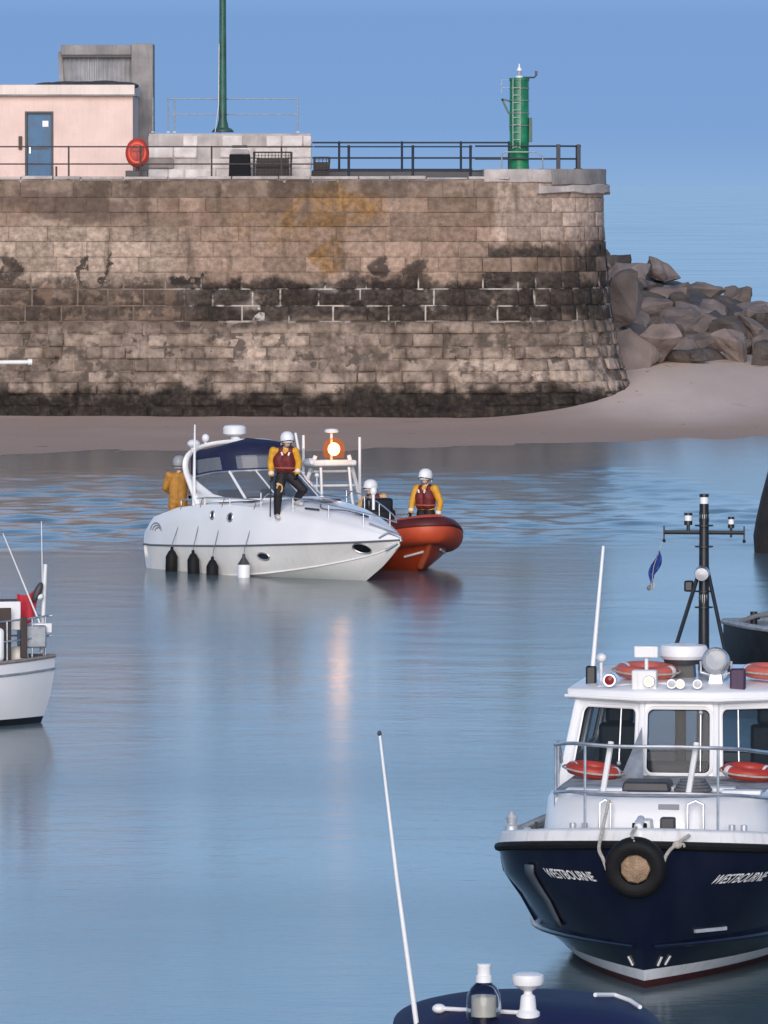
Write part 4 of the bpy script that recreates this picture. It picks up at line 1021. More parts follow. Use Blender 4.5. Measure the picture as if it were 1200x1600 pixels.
mb = MB(); mb.box((.24, .45, 1.62), (.15, .14, .20)); mb.build('windlass', 'dark_grey', WB, bevel=.02)
mb = MB(); mb.bar((-1.12, .92, 1.46), (-1.12, .82, 1.62), .03, .02); mb.build('deck_bracket', 'dark_grey', WB)
# gear on the port quarter of the foredeck
mb = MB(); mb.tube([(-1.54, 1.95, 1.40), (-1.22, 2.6, 1.52)], .035, 8); mb.tube([(-1.50, 2.15, 1.40), (-1.20, 2.8, 1.44)], .03, 8); mb.build('side_handrail', 'galvanised', WB)
MB().lathe([(.07, -.02), (.07, .05), (.045, .08), (.06, .14), (.02, .2), (.001, .2)], (-1.50, 1.9, 1.43), 14).build('deck_light', 'alloy', WB); MB().ell((-1.30, 1.55, 1.46), .05).build('deck_ball', 'alloy', WB)
# roof gear
mb = MB(); mb.lathe([(.24, 0), (.27, .04), (.27, .13), (.25, .17), (.12, .19), (.001, .19)], (-.05, 5.0, RZ + .24), 32, Matrix.Diagonal((.95, .9, .85))); rad = mb.build('radar', 'white_plastic', WB)
mb = MB(); mb.lathe([(.2, 0), (.22, .06)], (-.05, 5.0, RZ + .19), 24); mb.box((-.05, 5.0, RZ + .09), (.26, .3, .26), None, 0, .85); mb.build('radar_base', 'dark_grey', rad)
mb = MB(); mb.lathe([(.001, .10), (.10, .10), (.145, .06), (.145, -.04), (.10, -.10), (.001, -.12)], (.35, 4.4, RZ + .26), 24, Matrix.Rotation(R(82), 3, 'X')); sl = mb.build('searchlight', 'steel', WB)
mb = MB(); mb.lathe([(.125, .0), (.001, .02)], (.35, 4.285, RZ + .275), 24, Matrix.Rotation(R(90), 3, 'X')); mb.build('searchlight_glass', 'lens_clear', sl)
mb = MB(); mb.box((.35, 4.42, RZ + .04), (.18, .18, .18), None, 0, .6); mb.tube([(.35 - .16, 4.4, RZ + .26), (.35 - .16, 4.4, RZ + .14), (.35, 4.4, RZ + .1), (.35 + .16, 4.4, RZ + .14), (.35 + .16, 4.4, RZ + .26)], .014, 8); mb.build('searchlight_bracket', 'alloy', sl)
mb = MB(); mb.box((-.37, 4.10, RZ + .07), (.26, .16, .22)); hb_ = mb.build('horn_box', 'white_paint', WB, bevel=.015)
mb = MB(); mb.box((-.37, 4.25, RZ + .36), (.25, .06, .12)); mb.cyl((-.37, 4.28, RZ + .1), (-.37, 4.28, RZ + .34), .02); mb.build('display_back', 'white_paint', WB, bevel=.01)
for x, rr, nm in ((-.31, .062, 'lamp'), (-.74, .075, 'horn')):
    l_ = MB(); l_.lathe([(rr * .8, 0), (rr, .05), (rr * .9, .075)], (x, 4.02 if x > -.5 else 4.16, RZ + .07), 20, Matrix.Rotation(PI / 2, 3, 'X')); l_ = l_.build(nm, 'steel', WB)
    g = MB(); g.lathe([(rr * .82, .07), (rr * .4, .085), (.001, .088)], (x, 4.02 if x > -.5 else 4.16, RZ + .07), 20, Matrix.Rotation(PI / 2, 3, 'X')); g.build('lens', 'deck_lamp' if x > -.5 else 'lens_red', l_)
for x in (-.07, .02, .20):
    d = MB(); d.lathe([(.05, .0), (.055, .04), (.05, .06)], (x, 3.98, RZ + .05), 14, Matrix.Rotation(PI / 2, 3, 'X')); d = d.build('deck_lamp', 'alloy', WB)
    g = MB(); g.lathe([(.045, .058), (.001, .07)], (x, 3.98, RZ + .05), 14, Matrix.Rotation(PI / 2, 3, 'X')); g.build('lens', 'lens_clear' if x != .02 else 'deck_lamp', d)
MB().box((.60, 4.18, RZ + .08), (.16, .14, .24)).build('side_light', 'purple_dark', WB, bevel=.02)
MB().tube([(-.88, 4.3, RZ - .02), (-.30, 4.3, RZ + .02), (-.05, 4.3, RZ + .02)], .022, 8).build('roof_bar', 'white_paint', WB)
ab = MB().box((-.98, 4.55, RZ + .06), (.11, .12, .26)).build('aerial_base', 'black_paint', WB, bevel=.02)
MB().tube([(-.965, 4.53, RZ + .16), (-.86, 4.6, RZ + 1.45)], [.026, .016], 10).build('aerial', 'white_plastic', WB)
MB().ell((-.90, 4.75, RZ + .26), (.06, .06, .05)).cyl((-.90, 4.75, RZ), (-.90, 4.75, RZ + .24), .018).build('gps_dome', 'white_plastic', WB)
# mast
MX, MY = .07, 6.0; mz = lambda py: 8 - (py - 288) / F * 75.25
mast = MB(); mast.tube([(MX, MY, RZ - .05), (MX, MY, mz(790))], [.062, .05], 12); mast.build('mast', 'black_paint', WB)
zc = mz(832); mast_h = mz(772)
ca_ = MB(); ca_.tube([(MX - .43, MY, zc), (MX + .43, MY, zc)], .022, 8)
for x in (-.43, .43): ca_.tube([(MX + x, MY, zc + .07), (MX + x, MY, zc - .08)], .009, 6); ca_.ell((MX + x, MY, zc - .09), .02, n=8, k=6)
ca_.build('crossarm', 'black_paint', WB)
for s in (-1, 1):
    MB().tube([(MX + s * .03, MY, mz(884)), (MX + s * .34, MY - .6, RZ + .03)], .022, 8).build('mast_leg', 'black_paint', WB)
def navlight(x, z, r, h, nm='mast_light', lens='lens_clear'):
    a = MB(); a.lathe([(r * .4, -.1), (r * .4, 0), (r, 0), (r, h * .35), (r * .5, h * .36), (r * .5, h * .79), (r, h * .8), (r, h), (.001, h)], (x, MY, z), 14); a = a.build(nm, 'black_paint', WB)
    g = MB(); g.lathe([(r * .9, h * .35), (r * .9, h * .8)], (x, MY, z), 14); g.build('lens', 'white_plastic', a)
navlight(MX, mz(795), .05, .16); navlight(MX - .17, zc + .08, .045, .13); navlight(MX + .29, zc + .05, .035, .12); navlight(MX, mz(815), .055, .1)
for py in (822, 855, 925, 950): MB().lathe([(.10, 0), (.10, .015)], (MX, MY, mz(py)), 14).build('mast_collar', 'black_paint', WB)
MB().lathe([(.001, .07), (.07, .065), (.085, 0), (.05, -.08), (.001, -.1)], (MX - .01, MY - .10, mz(895)), 18, Matrix.Rotation(R(100), 3, 'X')).build('floodlight', 'steel', WB)
MB().box((MX - .16, MY, mz(916)), (.1, .12, .12)).build('loudhailer', 'black_paint', WB, bevel=.02)
MB().lathe([(.055, 0), (.055, .09)], (MX, MY, mz(942)), 14).build('white_band', 'white_paint', WB)
# lifebuoys: on the roof and at the foot of the windows (things of their own)
def wloc(x, y, z): return WB.matrix_basis @ Vector((x, y, z)) if False else (Matrix.Translation(WB.location) @ Matrix.Rotation(WB.rotation_euler.z, 4, 'Z')) @ Vector((x, y, z))
lifebuoy(wloc(-.42, 4.75, RZ + .13), 'faded orange lifebuoy lying on the wheelhouse roof behind the small white box', (R(4), 0, .3), 'lifebuoy_faded', .26, .068)
lifebuoy(wloc(.92, 4.80, RZ + .13), 'faded orange lifebuoy lying on the wheelhouse roof right of the searchlight', (R(3), 0, .9), 'lifebuoy_faded', .26, .068)
lifebuoy(wloc(-.84, 3.48, 1.93), 'red lifebuoy lying on the foredeck below the left wheelhouse window', (R(6), R(4), .5))
lifebuoy(wloc(.80, 3.30, 1.945), 'red lifebuoy lying on the foredeck below the right wheelhouse window', (R(6), R(-3), 1.2))
# tyre fender on the stem
ty = thing('tyre_fender', 'black car tyre with a tan plugged centre hung as a fender on the stem', 'tyre', wloc(-.02, -.13, 1.27), R(-8))
prof = []
rot = Matrix.Rotation(PI / 2 + R(10), 3, 'X')
mb = MB(); vs = [(.155, -.085), (.20, -.10), (.25, -.105), (.285, -.085), (.305, -.05), (.31, 0), (.305, .05), (.285, .085), (.25, .105), (.20, .10), (.155, .085), (.15, 0)]
mb.lathe(vs + [vs[0]], (0, 0, 0), 40, rot); mb.build('tyre', 'black_rubber', ty)
mb = MB(); mb.lathe([(.152, -.06), (.152, .05), (.14, .07), (.001, .085)], (0, 0, 0), 9, rot); mb.build('plug', 'cork', ty, bevel=.01)
mb = MB(); mb.tube(smooth([(.27, -.04, .02), (.30, -.02, .12), (.36, .10, .2), (.50, .30, .30)]), .018, 8); mb.ell((.40, .12, .22), (.05, .04, .04)); mb.tube(smooth([(.40, .12, .22), (.46, .10, .23), (.47, .10, .20)]), .013, 6)
mb.build('rope', 'rope', ty); mb = MB(); mb.tube(smooth([(-.28, -.06, -.02), (-.32, -.02, .08), (-.37, .05, .18), (-.36, .26, .34), (-.32, .5, .62)]), .018, 8); mb.build('rope', 'rope', ty); mb = MB(); mb.tube(smooth([(.0, -.12, .26), (-.04, .0, .33), (-.02, .2, .38)]), .016, 8); mb.build('rope', 'rope', ty)
mb = MB(); mb.tube(smooth([wloc(.32, .65, 1.46), wloc(.40, .80, 1.8), wloc(.38, .84, 2.3), wloc(.30, .86, 2.44)]), .016, 8)
# flag on a halyard
FL = thing('signal_flag', 'small limp blue flag hanging on a thin halyard left of the black mast', 'flag', wloc(MX - .44, MY - .05, zc - .1))
MB().tube([(0, 0, 0), (-.10, -.1, -.26), (-.13, -.15, -.52)], .004, 5).build('halyard', 'rope', FL)
mb = MB(); P = []
for i in range(9):
    t = i / 8; w = .015 + .055 * math.sin(PI * min(1, t * 1.1)); c = Vector((-.055 - .06 * t, -.06 - .06 * t, -.13 - .29 * t))
    P.append([c + Vector((w * u, .03 * math.sin(u * 4 + t * 5), .04 * u)) for u in np.linspace(-1, 1, 7)])
mb.grid(P); f_ = mb.build('cloth', 'flag_blue', FL); f_.modifiers.new('thick', 'SOLIDIFY').thickness = .004
mb = MB(); P = []
for i in range(5):
    t = i / 4; c = Vector((-.125 - .01 * t, -.13, -.44 - .07 * t)); P.append([c + Vector(((.015 + .03 * math.sin(PI * t)) * u, .02 * math.sin(u * 3), .01 * u)) for u in np.linspace(-1, 1, 5)])
mb.grid(P); mb.build('tail', 'galvanised', FL).modifiers.new('thick', 'SOLIDIFY').thickness = .004

# ================================================================== THE WHITE MOTOR CRUISER
HD = R(-55); hv = Vector((math.cos(HD), math.sin(HD), 0)); pv = Vector((-math.sin(HD), math.cos(HD), 0))
BOW = Vector((-.32, 142.0, 0)); S0 = 3.0
CR = thing('motor_cruiser', 'white sports cruiser with a navy canopy lying alongside the orange rescue boat', 'motor cruiser', BOW - hv * (6.2 - S0), HD)
def cl(s, p, z): return Vector((s - S0, p, z))
def cw(s, p, z): return CR.location + hv * (s - S0) + pv * p + Vector((0, 0, z))
KS = [-.45, 0, 1, 2, 3, 4, 4.7, 5.4, 6.1, 6.7, 7.1, 7.32]
C_ = dict(rail=[1.08, 1.2, 1.28, 1.32, 1.32, 1.27, 1.16, .99, .72, .42, .19, .02], zr=[.50, .50, .53, .57, .61, .66, .70, .74, .78, .82, .85, .87],
          ch=[1.0, 1.1, 1.16, 1.18, 1.16, 1.04, .88, .66, .40, .19, .07, .01], zc=[-.10, -.10, -.08, -.05, 0.0, .08, .17, .28, .42, .56, .70, .80],
          zk=[-.4, -.42, -.45, -.45, -.45, -.42, -.35, -.22, -.02, .30, .58, .78])
sh = dict(zs=[.78, 1.08, 1.32, 1.42, 1.45, 1.42, 1.36, 1.28, 1.17, 1.06, .97, .92], ins=[.06, .07, .10, .13, .15, .20, .23, .24, .22, .15, .08, .01], zt=[.8, 1.1, 1.36, 1.5, 1.56, 1.60, 1.56, 1.47, 1.33, 1.16, 1.02, .93])
f = lambda k, s: float(np.interp(s, KS, (C_ | sh)[k]))
SS = np.concatenate([np.linspace(-.45, 3.2, 16), [3.3, 3.42], np.linspace(3.6, 7.32, 26)])
mb = MB()
for sg in (-1, 1):
    P = []
    for s in SS:
        a, b_ = f('rail', s), f('ch', s); zr, zc_ = f('zr', s), f('zc', s)
        P.append([cl(s, sg * a, zr), cl(s, sg * (a * .55 + b_ * .45), zr * .5 + zc_ * .5), cl(s, sg * b_, zc_), cl(s, sg * b_ * .97, zc_ - .025), cl(s, sg * b_ * .5, (zc_ + f('zk', s)) / 2 - .03), cl(s, 0, f('zk', s))])
    mb.grid(P)
s = -.45; tr = [cl(s, sg * f(k, s), f(z_, s)) for sg, k, z_ in ((-1, 'rail', 'zr'), (-1, 'ch', 'zc'), (1, 'ch', 'zc'), (1, 'rail', 'zr'))]
mb.add(tr, [(0, 1, 2, 3)], 0, False); mb.build('hull', 'gelcoat_hull', CR, sharp=30)
deck = MB(); P = []
for s in SS:
    row = []; a, zr, zs, ins, zt_ = f('rail', s), f('zr', s), f('zs', s), f('ins', s), f('zt', s)
    for u in np.linspace(-1, 1, 25):
        sg = -1 if u < 0 else 1; au = abs(u)
        if au > .72:
            t = (au - .72) / .28; p = (a - ins) * (1 - t) + a * t - .0; p = a - ins * (1 - t) ** 1.3; z = zr + (zs - zr) * (1 - t ** 2.2) ** .8
        else:
            t = au / .72; p = (a - ins) * t; z = zt_ - (zt_ - zs) * t ** 2.6
            if s < 3.35:
                if t < .74: z = .55
        row.append(cl(s, sg * p if abs(p) > 1e-9 else 0, z))
    P.append(row)
deck.grid(P); deck.add(P[0], [tuple(range(25))], 0, False)
DK = deck.build('deck', 'gelcoat', CR, sharp=32)
bvh = None
def deck_hit(px, py, root=CR, ob=DK):
    mw = Matrix.Translation(root.location) @ Matrix.Rotation(root.rotation_euler.z, 4, 'Z')
    bm = bmesh.new(); bm.from_mesh(ob.data); bm.transform(mw); tree = BVHTree.FromBMesh(bm); bm.free()
    h = tree.ray_cast(Vector((0, 0, CAM_H)), ray(px, py).normalized())
    return h[0]
railp = [cl(s, -f('rail', s) - .005, f('zr', s)) for s in SS] + [cl(s, f('rail', s) + .005, f('zr', s)) for s in reversed(SS)]
MB().tube(railp, .020, 8).build('rub_rail', 'rail_grey', CR)
for sg in (-1, 1):
    mb = MB(); ch = [cl(s, sg * (f('ch', s) + .004), f('zc', s)) for s in np.linspace(2.6, 7.2, 24)]; mb.tube(ch, .018, 6); mb.build('chine_strip', 'gelcoat_hull', CR)
# hull details on the side towards us
def side(s, z, off=.006):
    a, b_, zr, zc_ = f('rail', s), f('ch', s), f('zr', s), f('zc', s); m = (a * .55 + b_ * .45)
    p = float(np.interp(z, [zc_, (zr + zc_) / 2, zr], [b_, m, a])); return cl(s, -p - off, z)
def oval_on(s, z, w, h, nm, m, parent=CR, fn=side, off=.008, n=18, frame=None):
    P = []
    for i in range(n):
        a = 2 * PI * i / n; P.append(fn(s + w * math.cos(a), z + h * math.sin(a), off))
    o = MB().add(P, [tuple(range(n))], 0, False).build(nm, m, parent)
    if frame: MB().tube(P, .016, 6, closed=True).build('rim', frame, o)
    return o
def topside(s, z, off=.006):
    a, zr, zs, ins = f('rail', s), f('zr', s), f('zs', s), f('ins', s)
    q = min(.999, max(0.0, (z - zr) / max(1e-3, zs - zr))); t = (1 - q ** (1 / .8)) ** (1 / 2.2); return cl(s, -(a - ins * (1 - t) ** 1.3) - off, z)
oval_on(4.15, .44, .16, .075, 'porthole', 'black_paint', frame='steel')
oval_on(2.45, 1.22, .07, .085, 'porthole', 'black_paint', fn=topside, off=.012, frame='steel'); oval_on(3.1, 1.20, .085, .085, 'porthole', 'black_paint', fn=topside, off=.012, frame='steel')
oval_on(6.55, .68, .17, .10, 'anchor_recess', 'black_rubber', frame='steel')
mb = MB(); 
for k, (w, h) in enumerate(((.30, .17), (.24, .12), (.17, .075))):
    mb.tube([topside(.22 + w * math.cos(a) * .8 + .05 * k, .80 + h * math.sin(a), .006) for a in np.linspace(.25, PI - .1, 10)], .012, 5)
mb.build('logo', 'logo_grey', CR)
mb = MB(); mb.tube([cl(6.95, -.25, .90), cl(7.12, -.12, 1.02), cl(7.33, 0, .93), cl(7.36, 0, .84)], .03, 8); mb.tube([cl(6.6, -.25, 1.18), cl(7.05, -.1, 1.05), cl(7.3, 0, .98)], .02, 8); mb.tube([cl(7.28, -.02, .80), cl(7.05, -.16, .66)], .026, 6); mb.build('anchor', 'steel', CR)
# windscreen
base = smooth([cl(1.75, -1.12, 1.50), cl(2.5, -1.08, 1.53), cl(3.2, -.95, 1.55), cl(3.72, -.5, 1.58), cl(3.86, 0, 1.59), cl(3.72, .5, 1.58), cl(3.2, .95, 1.55), cl(2.5, 1.08, 1.53), cl(1.75, 1.12, 1.50)], 6)
topc = smooth([cl(1.35, -1.02, 1.95), cl(1.95, -.98, 2.05), cl(2.45, -.86, 2.10), cl(2.85, -.48, 2.13), cl(2.97, 0, 2.14), cl(2.85, .48, 2.13), cl(2.45, .86, 2.10), cl(1.95, .98, 2.05), cl(1.35, 1.02, 1.95)], 6)
ws = MB().grid([base, topc]).build('windscreen', 'pane_dark', CR)
MB().tube(base, .028, 8).build('frame', 'gelcoat', ws); MB().tube(topc, .025, 8).build('frame', 'steel', ws)
for i in (12, 18, 24, 30, 36): MB().tube([base[i], topc[i]], .03 if i in (12, 36) else .02, 8).build('mullion', 'gelcoat', ws)
# swept white side wing aft of the windscreen
for sg in (-1, 1):
    mb = MB(); mb.grid([[cl(1.5, sg * 1.16, 1.36), cl(2.2, sg * 1.17, 1.47), cl(3.1, sg * 1.04, 1.53)], [cl(1.42, sg * 1.12, 1.66), cl(2.0, sg * 1.13, 1.63), cl(2.8, sg * 1.08, 1.56)], [cl(1.3, sg * 1.08, 2.02), cl(1.65, sg * 1.09, 1.84), cl(2.2, sg * 1.11, 1.64)]])
    mb.build('side_wing', 'gelcoat', CR).modifiers.new('thick', 'SOLIDIFY').thickness = .05
# radar arch
arch = smooth([cl(1.75, -1.15, 1.40), cl(1.42, -1.12, 1.78), cl(1.12, -1.07, 2.16), cl(1.18, -.98, 2.45), cl(1.62, -.75, 2.64), cl(1.85, 0, 2.70), cl(1.62, .75, 2.64), cl(1.18, .98, 2.45), cl(1.12, 1.07, 2.16), cl(1.42, 1.12, 1.78), cl(1.75, 1.15, 1.40)], 6)
MB().tube(arch, [.080 - .025 * math.sin(PI * i / (len(arch) - 1)) for i in range(len(arch))], 10, flat=.6).build('arch', 'gelcoat', CR)
# canopy: lower curtain with clear panels and a domed top
roof0 = smooth([cl(1.18, -.98, 2.34), cl(1.75, -.98, 2.40), cl(2.35, -.86, 2.47), cl(2.75, -.5, 2.50), cl(2.88, 0, 2.51), cl(2.75, .5, 2.50), cl(2.35, .86, 2.47), cl(1.75, .98, 2.40), cl(1.18, .98, 2.34)], 6)
nC = len(roof0)
roof_rows = [roof0] + [[Vector(((p.x - (1.7 - S0)) * k + (1.7 - S0), p.y * k, p.z + dz)) for p in roof0] for k, dz in ((.96, .09), (.82, .17), (.5, .23), (.1, .25))]
can = MB().grid(roof_rows)
can.add([roof0[0], roof0[-1]] + [r_[-1] for r_ in roof_rows[1:]] + [r_[0] for r_ in reversed(roof_rows[1:])], [tuple(range(2 + 2 * 4))], 0, False)
can = can.build('canopy', 'navy_canvas', CR)
fab, vin = MB(), MB()
lo = [Vector(p) for p in topc]
def cpt(i, v):
    p = lo[i].lerp(roof0[i], v); return p + Vector((0, 0, 0))
for i in range(nC - 1):
    k = i % 12
    clear = (2 <= i < 10) or (14 <= i < 22) or (26 <= i < 34) or (38 <= i < 46)
    vs_ = (0, .14, .86, 1)
    for r_ in range(3):
        q = [cpt(i, vs_[r_]), cpt(i + 1, vs_[r_]), cpt(i + 1, vs_[r_ + 1]), cpt(i, vs_[r_ + 1])]
        (vin if clear and r_ == 1 else fab).add(q, [(0, 1, 2, 3)])
fab.build('curtain', 'navy_canvas', can); vin.build('clear_panel', 'pane_vinyl', can)
MB().grid([[cl(1.28, -1.02, 1.62), cl(1.18, -.98, 2.34)], [cl(1.50, -1.02, 1.95), cl(1.45, -.98, 2.38)]]).build('quarter_curtain', 'navy_canvas', can)
MB().grid([[cl(1.28, 1.02, 1.62), cl(1.18, .98, 2.34)], [cl(1.50, 1.02, 1.95), cl(1.45, .98, 2.38)]]).build('quarter_curtain', 'navy_canvas', can)
# cockpit inside
MB().box(cl(2.2, .55, .95), (.5, .6, .8)).box(cl(1.95, .55, 1.45), (.12, .6, .5)).box(cl(2.2, -.5, .95), (.5, .6, .8)).box(cl(1.95, -.5, 1.45), (.12, .6, .5)).build('seat', 'cushion', CR, bevel=.05)
MB().box(cl(3.1, -.4, 1.25), (.5, .9, .7)).box(cl(3.15, .5, 1.1), (.4, .8, .6)).build('dashboard', 'interior', CR, bevel=.05)
# roof gear and rails
mb = MB(); mb.lathe([(.21, 0), (.24, .03), (.24, .15), (.20, .20), (.1, .215), (.001, .215)], cl(1.35, .0, 2.80), 28); mb.cyl(cl(1.45, 0, 2.62), cl(1.35, 0, 2.8), .10); mb.build('radar', 'white_plastic', CR)
mb = MB(); mb.ell(cl(1.25, -.95, 2.64), (.15, .13, .09)); mb.cyl(cl(1.25, -.95, 2.46), cl(1.25, -.95, 2.6), .06); mb.build('satellite_dome', 'white_plastic', CR)
mb = MB(); mb.ell(cl(1.5, -.82, 2.76), (.08, .08, .09)); mb.cyl(cl(1.5, -.82, 2.58), cl(1.5, -.82, 2.72), .025); mb.build('gps_dome', 'white_plastic', CR)
MB().tube([cl(1.62, -1.19, 1.38), cl(1.60, -1.15, 3.05)], [.04, .018], 8).build('aerial', 'white_plastic', CR)
MB().tube([cl(2.35, .93, 2.1), cl(2.3, .95, 2.55), cl(2.2, .95, 2.85)], .028, 8).build('aerial', 'white_plastic', CR)
MB().add([cl(2.6, .9, 2.55), cl(2.9, .95, 2.05), cl(2.2, .98, 2.05), cl(2.4, .9, 2.5)], [(0, 1, 2, 3)]).build('side_screen', 'pane_vinyl', CR)
def gunw(s, sg, h=0): return cl(s, sg * (f('rail', s) - f('ins', s) - .02), f('zs', s) + h)
for sg in (-1, 1):
    hr = [gunw(s, sg, .30 if s > 3.9 else .14) for s in np.linspace(1.1, 6.9, 26)] + [cl(7.2, 0, 1.22)]
    MB().tube(hr, .013, 6).build('guard_rail', 'steel', CR)
    for s in (1.1, 2.0, 2.9, 3.9, 4.8, 5.7, 6.5): MB().tube([gunw(s, sg, -.02), gunw(s, sg, .30 if s > 3.8 else .14)], .011, 6).build('stanchion', 'steel', CR)
MB().box(cl(4.75, -.15, 1.575), (.55, .5, .04)).build('deck_hatch', 'pane_dark', CR, bevel=.01)
MB().tube(smooth([cl(4.9, -.25, 1.56), cl(5.3, -.5, 1.44), cl(5.9, -.35, 1.42), cl(6.2, -.2, 1.34)]), .014, 6).build('deck_line', 'rope_dark', CR)
for q in ((cl(6.0, -.18, 1.37), cl(6.35, -.1, 1.30)), (cl(5.0, -.72, 1.44), cl(5.35, -.62, 1.42))): MB().tube(q, .02, 6).build('cleat', 'dark_grey', CR)
MB().ell(cl(3.35, .7, 2.02), .05).cyl(cl(3.35, .7, 1.5), cl(3.35, .7, 2.0), .015).build('deck_lamp', 'white_plastic', CR); MB().ell(cl(5.6, .55, 1.78), (.07, .07, .09)).cyl(cl(5.6, .55, 1.4), cl(5.6, .55, 1.78), .03).build('deck_lamp', 'white_plastic', CR)
# fenders: each hangs on its own line
def fender(px, dark=True, label='', drop=0.0, tilt=0.0):
    # station whose side lies under the pixel
    best = min(np.linspace(-.2, 5, 261), key=lambda s: abs((lambda w: 600 + F * w.x / w.y - px)(cw(s, -f('rail', s) - .1, .2))))
    s = float(best); p = -f('rail', s) - .12
    o = thing('fender', label, 'fender', cw(s, p, .08 - drop), HD, 'fenders on the motor cruiser'); o.rotation_euler.y = tilt
    mb = MB(); r = .125
    mb.lathe([(.03, -.33), (.07, -.30), (r, -.2), (r, .2), (.07, .31), (.035, .34), (.03, .40), (.001, .41)] if dark else [(.001, -.33), (.06, -.33), (r, -.27), (r, .19), (.03, .32), (.001, .33)], n=18); mb.build('body', 'black_rubber' if dark else 'white_plastic', o)
    if not dark:
        MB().lathe([(r + .004, .185), (.035, .335), (.03, .40), (.001, .40)], n=18).build('top_cone', 'dark_grey', o); MB().lathe([(.001, -.345), (.07, -.342), (r + .003, -.26), (r + .003, -.23)], n=18).build('end_cap', 'dark_grey', o)
    dz = f('zs', s) + .14 - .08 + drop; mb = MB(); mb.tube([(0, 0, .38), (0, .02, .5), (0, .12 + f('ins', s) * .2, dz * .6), (0, .12 + f('ins', s) * .75, dz - .14), (0, .12 + f('ins', s) + .02, dz)], .008, 5); mb.build('line', 'rope_dark', o)
fender(269, True, 'black fender nearest the stern of the white cruiser', -.03, .05)
fender(303, True, 'middle one of the three black fenders on the white cruiser', 0, -.04)
fender(333, True, 'black fender next to the white fender on the cruiser side', .10, .02)
fender(382, False, 'white cylindrical fender with dark ends hanging on the cruiser side')

# ================================================================== THE ORANGE RESCUE BOAT
RH = R(-70); rh = Vector((math.cos(RH), math.sin(RH), 0)); rp = Vector((-math.sin(RH), math.cos(RH), 0))
TIP = Vector((1.08, 144.6, 0)); RB = thing('rescue_boat', 'orange inflatable rescue boat with a lit amber beacon on its stern frame', 'rescue boat', TIP - rh * 3.5, RH)
def rl(s, p, z): return Vector((s - 3.5, p, z))
def rw(s, p, z): return RB.location + rh * (s - 3.5) + rp * p + Vector((0, 0, z))
tp = [rl(-.2, -1.08, .48), rl(1.5, -1.10, .48), rl(3.2, -1.10, .50), rl(4.5, -1.05, .56), rl(5.5, -.84, .68), rl(6.25, -.46, .82), rl(6.68, 0, .90)]
tp = smooth(tp + [Vector((p.x, -p.y, p.z)) for p in reversed(tp[:-1])], 6)
tube = MB().tube(tp, [.27 + .04 * math.sin(PI * i / (len(tp) - 1)) ** 4 for i in range(len(tp))], 18).build('inflatable_tube', 'orange_tube', RB)
mb = MB(); mb.grid([[p + Vector((0, 0, .305)) + Vector((-p.x * 0, -p.y * w * .12, -abs(w) * .03)) for w in (-1.2, -.4, .4, 1.2)] for p in tp[20:53]]); mb.build('tube_patch', 'tube_patch', tube)
st = []
for i, p in enumerate(tp):
    a, b_ = tp[max(0, i - 1)], tp[min(len(tp) - 1, i + 1)]; d = (b_ - a).normalized(); nrm = d.cross(Vector((0, 0, 1))).normalized(); rr_ = .282 + .04 * math.sin(PI * i / (len(tp) - 1)) ** 4; st.append(tuple(p + nrm * rr_ * math.cos(a_) + Vector((0, 0, rr_ * math.sin(a_))) for a_ in (.95, .70, .45, .25)))
mb = MB(); mb.grid([list(q) for q in st]); mb.build('shade_rub_strip', mat('strip_maroon', (.10, .012, .010), .55, var=.3), tube).modifiers.new('thick', 'SOLIDIFY').thickness = .02  # maroon band: tube-edge shading put into the colour of a rubbing strip
mb = MB(); hs_ = np.linspace(-.2, 6.75, 30)
for sg in (-1, 1):
    P = []
    for s in hs_:
        k = float(np.interp(s, [-.2, 3, 4.6, 5.6, 6.3, 6.75], [1.0, 1.0, .98, .78, .42, .03])); zt_ = float(np.interp(s, [-.2, 3.2, 4.6, 5.6, 6.35, 6.75], [.35, .40, .46, .58, .74, .86])); zk = float(np.interp(s, [-.2, 4, 5.2, 5.9, 6.4, 6.75], [-.45, -.42, -.28, -.02, .35, .8]))
        zc_ = float(np.interp(s, [-.2, 3.5, 5, 6, 6.75], [.0, .05, .22, .48, .84])); P.append([rl(s, sg * k * 1.02, zt_), rl(s, sg * k * .93, zc_), rl(s, sg * k * .5, (zc_ + zk) / 2 - .02), rl(s, 0, zk)])
    mb.grid(P)
RHULL = mb.build('hull', 'orange_hull', RB, sharp=30)
MB().tube([rl(6.1, -.02, .1), rl(6.45, 0, .42), rl(6.78, 0, .84)], .07, 8).build('stem_guard', mat('stem_orange', (.5, .10, .04), .5), RB)
MB().grid([[rl(s, p, .30) for p in (-.9, 0, .9)] for s in (-.2, 2, 4, 5.2)]).build('floor', 'dark_grey', RB)
def rib_hit(px, py):
    hs = [h for h in (deck_hit(px, py, RB, tube), deck_hit(px, py, RB, RHULL)) if h is not None]
    return min(hs, key=lambda h: h.y) if hs else None
rbi = (Matrix.Translation(RB.location) @ Matrix.Rotation(RH, 4, 'Z')).inverted()
for q0, q1 in (((632, 870), (662, 862)), ((688, 858), (698, 866))):
    hs = [rib_hit(q0[0] + (q1[0] - q0[0]) * t, q0[1] + (q1[1] - q0[1]) * t) for t in (0, .33, .67, 1)]
    hs = [rbi @ (h + Vector((0, -.02, 0))) for h in hs if h is not None]
    if len(hs) > 1: MB().tube(hs, .026, 6).build('reflective_strip', 'reflective', RHULL)
MB().box(rl(3.9, -.18, .75), (.7, .62, .9)).box(rl(4.05, -.22, 1.26), (.35, .60, .36)).build('console', 'black_paint', RB, bevel=.06)
MB().box(rl(2.6, 0, .62), (1.7, .42, .5)).build('seat_pod', 'black_paint', RB, bevel=.08)
MB().box(rl(5.45, .1, .62), (1.0, .7, .5), None, 0, .8).build('bow_locker', 'orange_tube', RB, bevel=.08)
AS = .55
